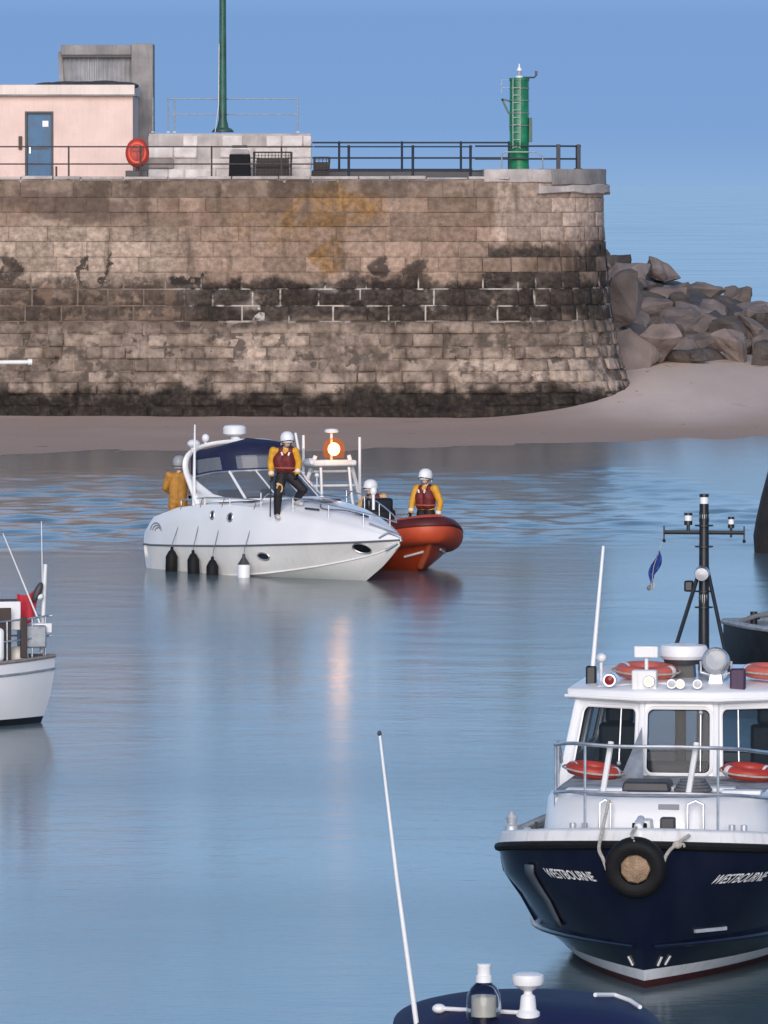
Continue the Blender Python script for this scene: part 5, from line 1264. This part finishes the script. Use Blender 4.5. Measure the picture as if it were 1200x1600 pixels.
for sg in (-1, 1):
    MB().tube([rl(AS - .25, sg * .92, .6), rl(AS - .05, sg * .6, 1.5), rl(AS + .05, sg * .38, 2.2)], .045, 8).build('frame_leg', 'white_paint', RB)
    MB().tube([rl(AS + .5, sg * .42, .6), rl(AS + .35, sg * .34, 1.3), rl(AS + .22, sg * .32, 1.95)], .032, 8).build('frame_brace', 'white_paint', RB)
for z, w in ((1.55, .52), (1.86, .46)): MB().tube([rl(AS + .0, -w, z), rl(AS, w, z)], .03, 8).build('crossbar', 'white_paint', RB)
MB().box(rl(AS + .06, 0, 2.04), (.42, .98, .13)).ell(rl(AS + .05, -.5, 2.05), (.2, .17, .1)).build('frame_top', 'white_paint', RB, bevel=.04)
MB().tube([rl(AS, 0, 2.1), rl(AS, 0, 2.72)], .03, 8).build('light_mast', 'white_paint', RB)
MB().lathe([(.001, .0), (.14, .01), (.16, .04), (.12, .085), (.001, .1)], rl(AS, 0, 2.68), 20).build('radome', 'white_plastic', RB)
be = MB().ell(rl(AS + .16, 0, 2.34), (.13, .13, .14)).build('beacon', 'beacon', RB)
MB().lathe([(.205, -.16), (.24, .0), (.20, .17), (.10, .25), (.001, .27)], rl(AS + .16, 0, 2.32), 20).build('beacon_halo_lens', 'lens_halo', be)  # dome made large and self-glowing to carry the lamp's halo
ld = bpy.data.lights.new('beacon_light', 'POINT'); lo_ = bpy.data.objects.new('beacon_light', ld); COL.objects.link(lo_); lo_.parent = RB; lo_.location = rl(AS + .7, 0, 2.4)
ld.energy = 8; ld.color = (1, .5, .18); ld.specular_factor = .03; ld.shadow_soft_size = .15
for px, y0, y1, pp in ((562, 745, 683, .98), (474, 745, 680, -1.0)):
    Yp = (rw(.3, pp, 0)).y; a, b_ = W(px, y0, Yp), W(px, y1, Yp)
    MB().tube([a - RB.location, b_ - RB.location] if False else [rl(.0, 0, 0) * 0 + (Matrix.Rotation(-RH, 3, 'Z') @ (v - RB.location)) for v in (a - Vector((0, 0, .6)), b_)], [.035, .03], 8).build('aerial', 'white_plastic', RB)
for s_, p_ in ((-.45, -.4), (-.45, .4)):
    MB().box(rl(s_, p_, .95), (.45, .36, .55), None, 0, .8).box(rl(s_, p_, .3), (.2, .12, .9)).build('outboard', 'black_paint', RB, bevel=.06)

# ================================================================== LEFT WHITE BOAT
LB = thing('white_yacht', 'white rounded stern of a moored yacht with a red ensign at the left edge', 'yacht', ((62 - 600) / F * 104.5, 104.5, 0), R(14))
LP = lambda x, y, z: Vector((x, y, z))          # x towards the stern end (right), bow to the left
def lb_ext(z): zc = min(1, max(0, z)); return .22 * (1 - (1 - zc) ** 2.2)
def lb_hb(x, z):                                # half breadth; stern at x=0
    ext = lb_ext(z); d = (ext - x) / 3.2
    if d <= 0: return 0
    return (1.42 if z > .5 else 1.22 + .4 * z) * (1 - (1 - min(1, d)) ** 2.6) * (1 - .35 * max(0, (-x - 5) / 4))
zsheer = lambda x: .90 + .012 * (x + 3) ** 2 * .6
zz_ = [-.35, -.02, .10, .4, .75, .9, 1.0]
def lb_rows(i0, i1, n=40):
    rowsA = []
    for i in range(n + 1):
        row = []
        for z in zz_[i0:i1 + 1]:
            ext = lb_ext(z); x = ext - 9.0 * (i / n) ** 2.0; zz2 = z if z < .5 else z * zsheer(x)
            row.append((x, z, zz2))
        rowsA.append(row)
    return rowsA
for nm, i0, i1, m_ in (('bottom', 0, 2, 'black_paint'), ('hull', 2, 6, 'gelcoat')):
    mb = MB()
    for sg in (-1, 1): mb.grid([[LP(x, sg * lb_hb(x, z), zq) for x, z, zq in row] for row in lb_rows(i0, i1)])
    mb.build(nm, m_, LB)
sheer = [(x, 1.0 * zsheer(x)) for x in [.22 - 9 * (i / 40) ** 2 for i in range(41)]]
ring = [LP(x, -lb_hb(x, 1.0), z) for x, z in reversed(sheer)] + [LP(x, lb_hb(x, 1.0), z) for x, z in sheer]
MB().tube([p + Vector((0, 0, .02)) for p in ring], .028, 8).build('toe_rail', 'teak', LB)
MB().tube([p + Vector((0, (-.01 if p.y < 0 else .01), -.17)) for p in ring], .018, 6).build('rub_strip', 'galvanised', LB)
MB().grid([[LP(x, k * max(0, lb_hb(x, 1.0) - .03), z - .03) for k in (-1, -.5, 0, .5, 1)] for x, z in sheer]).build('deck', 'grey_deck', LB)
MB().box((-2.0, 0, 1.22), (2.6, 1.7, .5)).build('coaming', 'gelcoat', LB, bevel=.06)
MB().box((-4.0, 0, 1.55), (3.2, 1.9, 1.2), None, 0, .88).build('wheelhouse', 'gelcoat', LB, bevel=.08)
MB().box((-3.9, 0, 2.18), (3.6, 2.0, .08)).build('wheelhouse_roof', 'grey_deck', LB, bevel=.03)
for x in (-3.2, -4.1): MB().box((x, -.955, 1.72), (.65, .03, .42), Matrix.Rotation(R(-6), 3, 'X')).build('window', 'black_paint', LB, bevel=.005)
MB().box((-.62, -.35, 1.62), (.5, .06, .42)).build('dodger_board', 'white_plastic', LB, bevel=.01)
MB().box((-.66, -.55, 1.35), (.22, .06, .8)).box((-.35, -.5, 1.3), (.10, .06, .6)).build('cockpit_door', 'brown_paint', LB, bevel=.01)
MB().box((-.15, -.1, 1.3), (.36, .5, .34)).build('locker', 'galvanised', LB, bevel=.03)
MB().box((-.02, -.2, 1.42), (.3, .06, .14)).build('instrument_pod', 'white_plastic', LB, bevel=.01)
push = [(x, z) for x, z in sheer if x > -3]
for h in (.32, .62):
    MB().tube([LP(x - .04, -max(0, lb_hb(x, 1.0) - .06), z + h) for x, z in reversed(push)] + [LP(x - .04, max(0, lb_hb(x, 1.0) - .06), z + h) for x, z in push], .014, 6).build('pushpit_rail', 'steel', LB)
for x in (.1, -.15, -.6, -1.4, -2.4):
    for sg in (-1, 1): b_ = max(0, lb_hb(x, 1.0) - .06); MB().tube([LP(x - .04, sg * b_, zsheer(x)), LP(x - .04, sg * b_, zsheer(x) + .62)], .014, 6).build('stanchion', 'steel', LB)
lz = lambda py: 8 - (py - 288) / F * 104.5
lx = lambda px: (px - 62) / F * 104.5
MB().tube([LP(.02, 0, 1.05), LP(.08, 0, lz(882))], [.035, .03], 10).build('flagstaff', 'white_paint', LB)
MB().tube([LP(.06, .1, 1.6), LP(.04, .1, lz(815))], [.010, .006], 6).build('aerial', 'white_plastic', LB)
MB().tube([LP(-.05, -.2, 1.5), LP(-.60, -.2, lz(832))], [.014, .008], 6).build('fishing_rod', 'white_plastic', LB)
MB().ell(LP(-.06, -.1, lz(925)), (.06, .06, .16), Matrix.Rotation(.4, 3, 'Y')).build('horseshoe_light', 'dark_grey', LB)
MB().ell(LP(-.03, -.1, lz(932)), (.06, .06, .05)).build('stern_light', 'white_plastic', LB)
MB().tube([LP(-2.4, 0, lz(935)), LP(-.3, 0, lz(938))], .02, 6).build('boom_strut', 'dark_grey', LB)
lmw = Matrix.Translation(LB.location) @ Matrix.Rotation(R(14), 4, 'Z')
mb = MB(); P = []
for i in range(13):
    t = i / 12; row = []
    for j in range(9):
        v = j / 8; row.append((-.02 - .36 * t * (1 - .25 * v) - .12 * v, .05 * math.sin(t * 9 + v * 3) * (.3 + t), -.55 * v * (1 - .35 * t) - .08 * t - .12 * math.sin(t * 2.5)))
    P.append(row)
mb.grid(P); en = mb.build('ensign', 'flag_red'); en.modifiers.new('thick', 'SOLIDIFY').thickness = .006
en.location = lmw @ Vector((.02, -.06, 2.08)); en.rotation_euler = (0, 0, R(14)); tag(en, 'limp red ensign hanging from the white flagstaff of the left yacht', 'flag')
bf = MB(); bf.lathe([(.001, -.16), (.1, -.145), (.155, -.05), (.155, .05), (.1, .13), (.04, .16), (.001, .17)], n=18, rot=Matrix.Rotation(R(90), 3, 'Y')); bf = bf.build('buoy_fender', mat('cream_fender', (.72, .70, .62), .5))
bf.location = W(27, 1026, 104.2); tag(bf, 'cream round fender lying on the side deck of the left yacht', 'fender')

# ================================================================== DARK BOAT BEHIND THE BLUE BOAT
DB = thing('dark_barge', 'dark hulled boat with grey deck edge half hidden behind the blue boat', 'boat', ((1131 - 600) / F * 115, 115, 0), R(-6))
def db_row(x):
    d = min(1, x / 1.6); hb = 1.5 * (1 - (1 - d) ** 2.2); return hb
mb = MB(); nX = [0.001, .05, .15, .3, .5, .8, 1.2, 1.6, 3, 6, 9]
zs_ = lambda x: .74 + .10 * math.exp(-x)
for sg in (-1, 1): mb.grid([[(x + (.18 if k == 0 else 0), sg * db_row(x) * q, z if z < .5 else zs_(x)) for k, (z, q) in enumerate(((-.4, .7), (.3, .92), (1, 1)))] for x in nX])
mb.build('hull', 'black_paint', DB)
MB().tube([(x, -db_row(x), zs_(x) + .02) for x in reversed(nX)] + [(x, db_row(x), zs_(x) + .02) for x in nX], .05, 8).build('gunwale', 'galvanised', DB)
MB().grid([[(x, k * db_row(x) * .97, zs_(x) - .02) for k in (-1, 0, 1)] for x in nX]).build('deck', mat('blue_grey_deck', (.25, .30, .35), .7, var=.4), DB)
MB().tube(smooth([(.25, -.3, 0.84), (.6, -.4, .98), (1.1, -.5, 1.02), (1.5, -.5, 1.10)]), .04, 8).build('mooring_rope', 'rope_dark', DB)
MB().box((1.6, .3, 1.05), (.7, .9, .5), None, 0, .85).build('hatch', 'galvanised', DB, bevel=.04)
MB().cyl((.5, 0, .74), (.5, 0, 1.02), .06).cyl((.4, 0, .92), (.6, 0, .92), .03).build('bitt', 'black_paint', DB)

# ================================================================== FOREGROUND BOAT (only its navy cabin top rises into the picture)
YFG = 50.0; FS = F / YFG
FB_ = thing('cabin_boat', 'near boat at the bottom edge with navy domed cabin top and tall white aerial', 'boat', ((836 - 600) / FS, YFG, 0), R(4))
fz = lambda py: 8 - (py - 288) / FS; fx = lambda px: (px - 828) / FS
mb = MB(); n = 40; P = []
zt_ = fz(1561)
for j in range(15):
    v = j / 14; y = -1.0 + 2.6 * v; row = []
    hw = .965 * (1 - .30 * abs((v - .55) * 1.6) ** 2.4); ht = .30 - .85 * max(0, (.30 - v)) ** 1.6 - .7 * max(0, v - .62) ** 1.5
    for i in range(n + 1):
        a = PI * i / n; c = math.cos(a); s_ = math.sin(a); row.append((-hw * math.copysign(abs(c) ** .9, c), y, zt_ - .30 - .02 + ht * (s_ ** .85)))
    P.append(row)
mb.grid(P); CT = mb.build('cabin_top', 'navy_gel', FB_)
mb = MB(); mb.grid([[(-0.90, -1.0, .9), (-0.90, 1.4, .9)], [(-.84, -.90, zt_ - .33), (-.84, 1.4, zt_ - .33)]]); mb.grid([[(0.90, -1.0, .9), (0.90, 1.4, .9)], [(.84, -.90, zt_ - .33), (.84, 1.4, zt_ - .33)]]); mb.grid([[(-0.90, -1.0, .9), (0.90, -1.0, .9)], [(-.84, -.90, zt_ - .33), (.84, -.90, zt_ - .33)]]); mb.build('cabin_side', 'gelcoat', FB_)
mb = MB(); hn = np.linspace(-3, 4.5, 24)
for sg in (-1, 1): mb.grid([[(sg * k * float(np.interp(y, [-3, 1, 3, 4.5], [1.05, 1.12, .8, .02])), y, z) for z, k in ((-.4, .4), (0, .85), (.5, .97), (.95, 1))] for y in hn])
mb.grid([[(sg * float(np.interp(y, [-3, 1, 3, 4.5], [1.05, 1.12, .8, .02])), y, .93) for sg in (-1, 0, 1)] for y in hn]); mb.build('hull', 'gelcoat', FB_)
def on_top(px, py, dy=0.0, up=0):
    """point of the cabin top under a pixel"""
    h = deck_hit(px, py, FB_, CT)
    return h
fmi = (Matrix.Translation(FB_.location) @ Matrix.Rotation(R(4), 4, 'Z')).inverted()
def ftop(px, py):
    h = on_top(px, py)
    if h is None: h = W(px, py, YFG - .6)
    return fmi @ h
def at_y(px, py, ref):               # same distance as a reference point on the boat
    Yr = (fmi.inverted() @ ref).y; return fmi @ W(px, py, Yr)
b0 = ftop(652, 1598); b1 = at_y(593, 1146, b0)
MB().tube([b0 - Vector((0, 0, .05)), b0.lerp(b1, .5) + Vector((-.012, 0, 0)), b1], [.020, .015, .009], 10).build('aerial', 'white_plastic', FB_); MB().ell(b1, (.016, .016, .02), n=8, k=6).build('aerial_tip', 'dark_grey', FB_)
gp = ftop(825, 1586)
mb = MB(); mb.lathe([(.085, -.02), (.085, .02), (.06, .04), (.055, .10), (.05, .135), (.03, .15), (.03, .17), (.06, .185), (.105, .215), (.115, .25), (.11, .285), (.07, .30), (.001, .302)], gp, 26); mb.build('gps_antenna', 'white_plastic', FB_)
l0 = ftop(690, 1582); l1 = ftop(808, 1586)
MB().tube([l0 + Vector((0, -.02, .03)), l1 + Vector((0, -.02, .02))], .016, 8).ell(l0 + Vector((-.02, -.02, .03)), (.05, .05, .035)).build('mounting_bar', 'white_plastic', FB_)
hp = [ftop(px, py + 8) + Vector((0, 0, .03)) for px, py in ((930, 1553), (960, 1553), (985, 1562), (1000, 1572))]
MB().tube(hp, .016, 8).build('grab_rail', 'white_plastic', FB_)
bt = ftop(756, 1592)
BO = thing('bottle', 'clear bottle-shaped lamp with a white cap standing on the navy cabin top', 'bottle', (fmi.inverted() @ (bt - Vector((0, 0, .02)))))
k = 1 / FS * 1.02
prof = [(26, -20), (27, -14), (27, 20), (26, 36), (20, 48), (12, 55), (11, 58)]
MB().lathe([(r * k, z * k + .02) for r, z in prof], n=24).build('body', 'bottle_clear', BO)
MB().lathe([(r * k, z * k + .02) for r, z in ((12.5, 56), (12.5, 66), (10.5, 67), (10.5, 79), (11, 80), (11, 84), (.1, 85))], n=20).build('cap', 'white_plastic', BO)
MB().lathe([(r * k, z * k + .02) for r, z in ((14, 4), (14, 33), (.1, 34))], n=18).build('inner_lamp', 'bottle_label', BO)
MB().lathe([(r * k, z * k + .02) for r, z in ((28, -21), (29, -16), (28, -13), (.1, -13))], n=24).build('base', 'steel', BO)

# ================================================================== PEOPLE
def remeshed(prims, voxel, smooth_it=4):
    """one continuous skin grown round tapered limbs"""
    me = bpy.data.meshes.new('tmp'); mb = MB()
    for q in prims:
        if q[0] == 'cap':
            _, a, b, ra, rb = q[:5]; a, b = Vector(a), Vector(b); n = 8
            path, rad = [], []; d = (b - a); ln = d.length; d = d.normalized() if ln > 1e-6 else Vector((0, 0, 1))
            for i in range(5): t = -PI / 2 + PI / 2 * i / 4.0; path.append(a + d * ra * math.sin(t)); rad.append(max(.002, ra * math.cos(t)))
            for i in range(5): t = PI / 2 * i / 4.0; path.append(b + d * rb * math.sin(t)); rad.append(max(.002, rb * math.cos(t)))
            mb.tube(path, rad, 14)
        else:
            mb.ell(q[1], q[2], q[3] if len(q) > 3 else None, 18, 12)
    me.from_pydata(mb.v, [], mb.f); me.update()
    bm = bmesh.new(); bm.from_mesh(me); bmesh.ops.remove_doubles(bm, verts=bm.verts, dist=1e-6); bmesh.ops.recalc_face_normals(bm, faces=bm.faces); bm.to_mesh(me); bm.free()
    o = bpy.data.objects.new('tmp', me); COL.objects.link(o)
    r = o.modifiers.new('r', 'REMESH'); r.mode = 'VOXEL'; r.voxel_size = voxel
    s = o.modifiers.new('s', 'SMOOTH'); s.iterations = smooth_it; s.factor = .5
    bpy.context.view_layer.update()
    res = bpy.data.meshes.new_from_object(o.evaluated_get(bpy.context.evaluated_depsgraph_get()))
    bpy.data.objects.remove(o); bpy.data.meshes.remove(me)
    vs = [v.co.copy() for v in res.vertices]; fs = [tuple(p.vertices) for p in res.polygons]; bpy.data.meshes.remove(res)
    return vs, fs
def hand(mb, wrist, elbow, out, mi, curl=.5, k=1.0):
    """five bent fingers on a palm; the thumb leaves the side"""
    w, e = Vector(wrist), Vector(elbow); d = (w - e).normalized(); side_ = Vector(out); side_ = (side_ - d * side_.dot(d)).normalized(); pal = d.cross(side_).normalized()
    c = w + d * .055 * k
    q = Matrix((side_, pal, d)).transposed()
    mb.ell(c, (.042 * k, .020 * k, .058 * k), q, 12, 8, mi)
    for i, (o, l) in enumerate(((-.030, .062), (-.010, .075), (.010, .080), (.029, .070))):
        a = w + d * .098 * k + side_ * o * k; p = [a - d * .02]; cur = 0; dirv = d
        for seg, fr in enumerate((.42, .33, .25)):
            cur += curl * (.6 + .5 * seg); dirv = d * math.cos(cur) + pal * math.sin(cur); p.append(p[-1] + dirv * l * k * fr * 1.25)
        mb.tube(p, [.0095 * k, .009 * k, .0082 * k, .006 * k], 8, mi=mi)
    a = w + d * .03 * k + side_ * .035 * k; mb.tube([a, a + (side_ * .8 + d * .6).normalized() * .035 * k, a + (side_ * .55 + d * .8 + pal * .4).normalized() * .068 * k], [.012 * k, .0105 * k, .007 * k], 8, mi=mi)
def person(name_label, J, loc, rz, mats, group='lifeboat crew', face_yaw=0.0, helmet='white_plastic', vest='red_vest', knee=None, hand_curl=.5):
    """J: joint positions in the person's own frame (x to picture right, y away, z up, pelvis at the given height)"""
    P = thing('person', name_label, 'person', loc, rz, group)
    V = {k_: Vector(v) for k_, v in J.items()}
    head, neck, chest, pel = V['head'], V['neck'], V['chest'], V['pelvis']
    fr = Matrix.Rotation(face_yaw, 3, 'Z'); fwd = fr @ Vector((0, -1, 0)); rgt = fr @ Vector((1, 0, 0))
    sk, slv, glv, trs, bt_ = 0, 1, 2, 3, 4
    prims, bones = [], []
    def cap(a, b, ra, rb, mi): prims.append(('cap', a, b, ra, rb)); bones.append((Vector(a), Vector(b), ra, rb, mi))
    # trunk
    sh_ax = (V['sr'] - V['sl']).normalized()
    for k_ in (-1, 1):
        cap(pel + sh_ax * .075 * k_, chest + sh_ax * .085 * k_, .115, .125, 5)
        cap(chest + sh_ax * .085 * k_, neck + sh_ax * .05 * k_ - Vector((0, 0, .07)), .125, .09, 5)
    cap(V['sl'] - Vector((0, 0, .01)), V['sr'] - Vector((0, 0, .01)), .075, .075, 5)
    cap(neck - Vector((0, 0, .05)), head - Vector((0, 0, .05)), .058, .055, sk)
    prims.append(('ell', head + fwd * .005, (.078, .098, .118), fr)); bones.append((head, head, .1, .1, sk))
    prims.append(('ell', head + fwd * .045 - Vector((0, 0, .065)), (.052, .05, .05), fr)); bones.append((head - Vector((0, 0, .07)), head - Vector((0, 0, .07)), .06, .06, sk))
    prims.append(('cap', head + fwd * .095 + Vector((0, 0, .015)), head + fwd * .118 - Vector((0, 0, .022)), .010, .016))
    for k_ in (-1, 1): prims.append(('ell', head + rgt * .080 * k_ + Vector((0, 0, -.01)), (.012, .022, .032), fr))
    for s_ in 'lr':
        S, E, Wr = V['s' + s_], V['e' + s_], V['w' + s_]
        cap(S, E, .086, .072, slv); cap(E, Wr, .070, .055, slv); cap(Wr, Wr + (Wr - E).normalized() * .03, .034, .032, glv)
        H, K, A, T = V['h' + s_], V['k' + s_], V['a' + s_], V['t' + s_]
        cap(H, K, .118, .092, trs); cap(K, K.lerp(A, .35), .088, .086, trs); cap(K.lerp(A, .35), A, .086, .066, trs)
        d = (T - A); heel = A + Vector((0, 0, -.055)) - Vector((d.x, d.y, 0)).normalized() * .035
        cap(A + Vector((0, 0, .02)), A - Vector((0, 0, .05)), .064, .060, bt_); cap(heel, T, .052, .048, bt_)
    vs, fs = remeshed(prims, .013)
    mb = MB(); mis = []
    for f_ in fs:
        c = sum((vs[i] for i in f_), Vector()) / len(f_); best, bd = 0, 9
        for a, b, ra, rb, mi in bones:
            d = b - a; t = 0 if d.length_squared < 1e-9 else max(0, min(1, (c - a).dot(d) / d.length_squared)); q = (c - a - d * t).length / (ra + (rb - ra) * t)
            if q < bd: bd, best = q, mi
        mis.append({5: trs if c.z < pel.z + .02 else slv}.get(best, best))
    o = len(mb.v); mb.v += [tuple(v) for v in vs]; mb.f += [list(f_) for f_ in fs]; mb.m += mis; mb.s += [True] * len(fs)
    for s_, k_ in (('l', -1), ('r', 1)):
        hand(mb, V['w' + s_] + (V['w' + s_] - V['e' + s_]).normalized() * .02, V['e' + s_], fwd * 1.0 + rgt * .1 * -k_, glv, hand_curl)
    for k_ in (-1, 1): mb.ell(head + fwd * .094 + rgt * .031 * k_ + Vector((0, 0, .012)), (.012, .008, .007), fr, 8, 6, 6)
    mb.ell(head + fwd * .094 - Vector((0, 0, .055)), (.022, .006, .006), fr, 8, 6, 7)
    body = mb.build('body', list(mats) + ['dark_trousers', 'hair', mat('lips', (.40, .17, .14), .5)], P, recalc=False)
    # life vest over the trunk
    vp = []
    for k_ in (-1, 1):
        vp.append(('cap', pel.lerp(chest, .45) + sh_ax * .075 * k_ + fwd * .02, chest + sh_ax * .085 * k_ + fwd * .025, .142, .15)); vp.append(('cap', chest + sh_ax * .085 * k_ + fwd * .025, neck + sh_ax * .09 * k_ - Vector((0, 0, .06)) + fwd * .01, .148, .085))
        vp.append(('cap', chest + sh_ax * .08 * k_ + fwd * .12, chest + sh_ax * .08 * k_ + fwd * .11 + Vector((0, 0, .12)), .06, .05))
    vp.append(('cap', neck + sh_ax * -.06 - fwd * .05 - Vector((0, 0, .02)), neck + sh_ax * .06 - fwd * .05 - Vector((0, 0, .02)), .06, .06))
    if vest:
        vv, vf = remeshed(vp, .015); vo = MB().add(vv, vf).build('life_vest', vest, P, recalc=False)
        wst = pel.lerp(chest, .45); Pth = []
        for i in range(24):
            a = 2 * PI * i / 24; Pth.append(wst + sh_ax * (.222 * math.cos(a)) + sh_ax.cross(Vector((0, 0, 1))) * (.152 * math.sin(a)) + fwd * .02 - Vector((0, 0, .01)))
        MB().tube(Pth, .016, 6, closed=True).build('waist_strap', mat('strap_orange', (.40, .12, .07), .6), vo)
        for k_ in (-1, 1): MB().box(chest + sh_ax * .07 * k_ + fwd * .165 + Vector((0, 0, .13)), (.035, .02, .075), fr @ Matrix.Rotation(.35 * k_, 3, 'Y')).build('reflective_tab', 'reflective', vo, bevel=.004)
    for s_ in 'lr':
        Wr, E = V['w' + s_], V['e' + s_]; d = (Wr - E).normalized(); MB().tube([Wr - d * .06, Wr - d * .03, Wr + d * .005], [.061, .063, .058], 12).build('cuff', 'cuff', P)
    if helmet:
        hm = MB(); prof = [(.140, -.03), (.152, .03), (.148, .085), (.122, .145), (.07, .185), (.001, .195)]
        hm.lathe(prof, head + Vector((0, 0, .005)) - fwd * .005, 22, fr @ Matrix.Diagonal((.92, 1.06, 1)))
        back_ = []
        for i in range(13):
            a = PI * (.12 + .76 * i / 12); dx, dy = math.cos(a), math.sin(a); p = head + rgt * .132 * dx - fwd * .148 * dy; back_.append([p + Vector((0, 0, .0)), p + Vector((0, 0, -.05)), p * 1 + Vector((0, 0, -.085)) + fwd * .012 * dy])
        hm.grid(back_)
        hm = hm.build('helmet', helmet, P); hm.modifiers.new('thick', 'SOLIDIFY').thickness = .012
        MB().tube([head + rgt * .141 * math.cos(a) + fwd * .162 * math.sin(a) + Vector((0, 0, -.02 + .035 * max(0, math.sin(a)))) for a in np.linspace(0, 2 * PI, 25)[:-1]], .010, 6, closed=True).build('rim', 'dark_grey', hm)
        pk = MB(); pk.grid([[head + fwd * (.136 + .045 * t * math.cos(u * 1.2)) + rgt * (.105 * u) * (1 - .1 * t) + Vector((0, 0, .048 - .012 * t - .02 * u * u)) for u in np.linspace(-1, 1, 9)] for t in (0, .5, 1)])
        pk.build('peak', helmet, hm).modifiers.new('thick', 'SOLIDIFY').thickness = .01
        MB().tube([head + rgt * .09 + Vector((0, 0, -.02)), head + rgt * .06 + fwd * .05 - Vector((0, 0, .115)), head + fwd * .065 - Vector((0, 0, .125)), head - rgt * .06 + fwd * .05 - Vector((0, 0, .115)), head - rgt * .09 + Vector((0, 0, -.02))], .008, 6).build('chin_strap', 'dark_grey', hm)
    if knee:
        K, H, A = V['k' + knee], V['h' + knee], V['a' + knee]; up_ = (H - K).normalized()
        c0 = K + up_ * .17 + Vector((0, -.025, 0)); kp = MB()
        P2 = []
        for i in range(15):
            a = -1.9 + 4.1 * i / 14; x_ = .055 * math.sin(a + .5); z_ = .085 * math.cos(a + .4); P2.append(c0 + Vector((x_, -.088 + .3 * abs(x_), z_ - .04)))
        kp.tube(P2, .017, 6); kp.ell(c0 + Vector((-.03, -.085, .05)), (.035, .012, .03)); kp.build('knee_patch', 'peach_jacket', P)
    return P
def stand(sw=.11, lean=0.0, yaw=0.0, arms=((-.34, -.02, 1.12), (-.35, -.06, .88), (.32, -.02, 1.12), (.33, -.08, .88))):
    """upright pose, feet on z=0"""
    return dict(head=(0, -.02 - lean, 1.60), neck=(0, 0 - lean * .8, 1.44), chest=(0, -lean * .5, 1.20), pelvis=(0, 0, .92), sl=(-.21, -lean * .7, 1.38), sr=(.21, -lean * .7, 1.38),
                el=arms[0], wl=arms[1], er=arms[2], wr=arms[3], hl=(-.09, 0, .86), hr=(.09, 0, .86), kl=(-sw, -.03, .48), kr=(sw, -.03, .48), al=(-sw - .01, .02, .10), ar=(sw + .01, .02, .10), tl=(-sw - .03, -.16, .04), tr=(sw + .03, -.16, .04))
# on the foredeck of the cruiser: straight right leg, left foot up on the deck crown
fl, fr_ = deck_hit(433, 811), deck_hit(466, 789)
rt = fl.copy(); rel = fr_ - fl
Jp = dict(pelvis=(.18, .03, .93), chest=(.13, .02, 1.20), neck=(.17, 0, 1.44), head=(.205, -.03, 1.585), sl=(-.075, .0, 1.385), sr=(.37, .0, 1.375),
          el=(-.13, .02, 1.13), wl=(-.115, -.07, .90), er=(.44, .04, 1.14), wr=(.415, -.06, .945), hl=(.09, .03, .86), hr=(.27, .03, .86),
          kl=(.02, -.05, .50), al=(.0, .02, .105), tl=(.02, -.16, .045), kr=(.53, -.08, .60), ar=(rel.x - .04, rel.y - .02, rel.z + .12), tr=(rel.x + .06, rel.y - .16, rel.z + .035))
pm = ['skin', 'yellow_jacket', 'black_rubber', 'dark_trousers', 'white_boot']
person('crewman in white helmet, yellow sleeves and dark red vest standing astride on the white foredeck', Jp, rt, 0, pm, face_yaw=.25, knee='l')
a = rt + Vector((-.125, -.10, .86)); 
MB().tube([a + Vector((.0, 0, .10)), a + Vector((.0, -.02, -.12)), rt + Vector((-.14, -.07, .05))], .014, 8).build('boathook', 'dark_grey').name = 'boathook'
tag(bpy.data.objects['boathook'], 'thin dark pole held upright in the gloved hand of the foredeck crewman', 'boathook')
# standing in the bow of the rescue boat
J2 = stand(arms=((-.27, -.10, 1.10), (-.24, -.22, .90), (.33, .02, 1.10), (.30, -.02, .86)))
person('crewman in white helmet and yellow sleeves standing in the bow of the orange boat', J2, rw(4.7, .62, .27), R(-28), pm, face_yaw=-.1)
# crouched at the console
J3 = dict(pelvis=(0, 0, .80), chest=(-.06, -.15, 1.03), neck=(-.10, -.25, 1.23), head=(-.12, -.34, 1.37), sl=(-.29, -.2, 1.15), sr=(.12, -.2, 1.19), el=(-.38, -.38, .92), wl=(-.22, -.58, .88), er=(.26, -.28, .92), wr=(.12, -.50, .82),
          hl=(-.1, 0, .78), hr=(.1, 0, .78), kl=(-.17, -.38, .62), kr=(.2, -.38, .60), al=(-.18, -.28, .16), ar=(.2, -.28, .16), tl=(-.19, -.44, .07), tr=(.22, -.44, .07))
person('crewman in white helmet bending forward at the dark console behind the cruiser bow', J3, rw(3.35, .12, .24), R(-20), ['skin', 'peach_jacket', 'black_rubber', 'dark_trousers', 'white_boot'], face_yaw=-.5)
# at the stern of the cruiser, back turned
J4 = stand(arms=((-.30, -.10, 1.12), (-.20, -.26, 1.0), (.30, -.10, 1.12), (.2, -.26, 1.0)), lean=.10)
person('person in an ochre jacket and grey helmet at the stern of the white cruiser', J4, cw(.06, -.56, .55), R(165), ['skin', 'ochre_jacket', 'black_rubber', 'ochre_jacket', 'white_boot'], helmet='helmet_grey', vest=None, group='lifeboat crew')
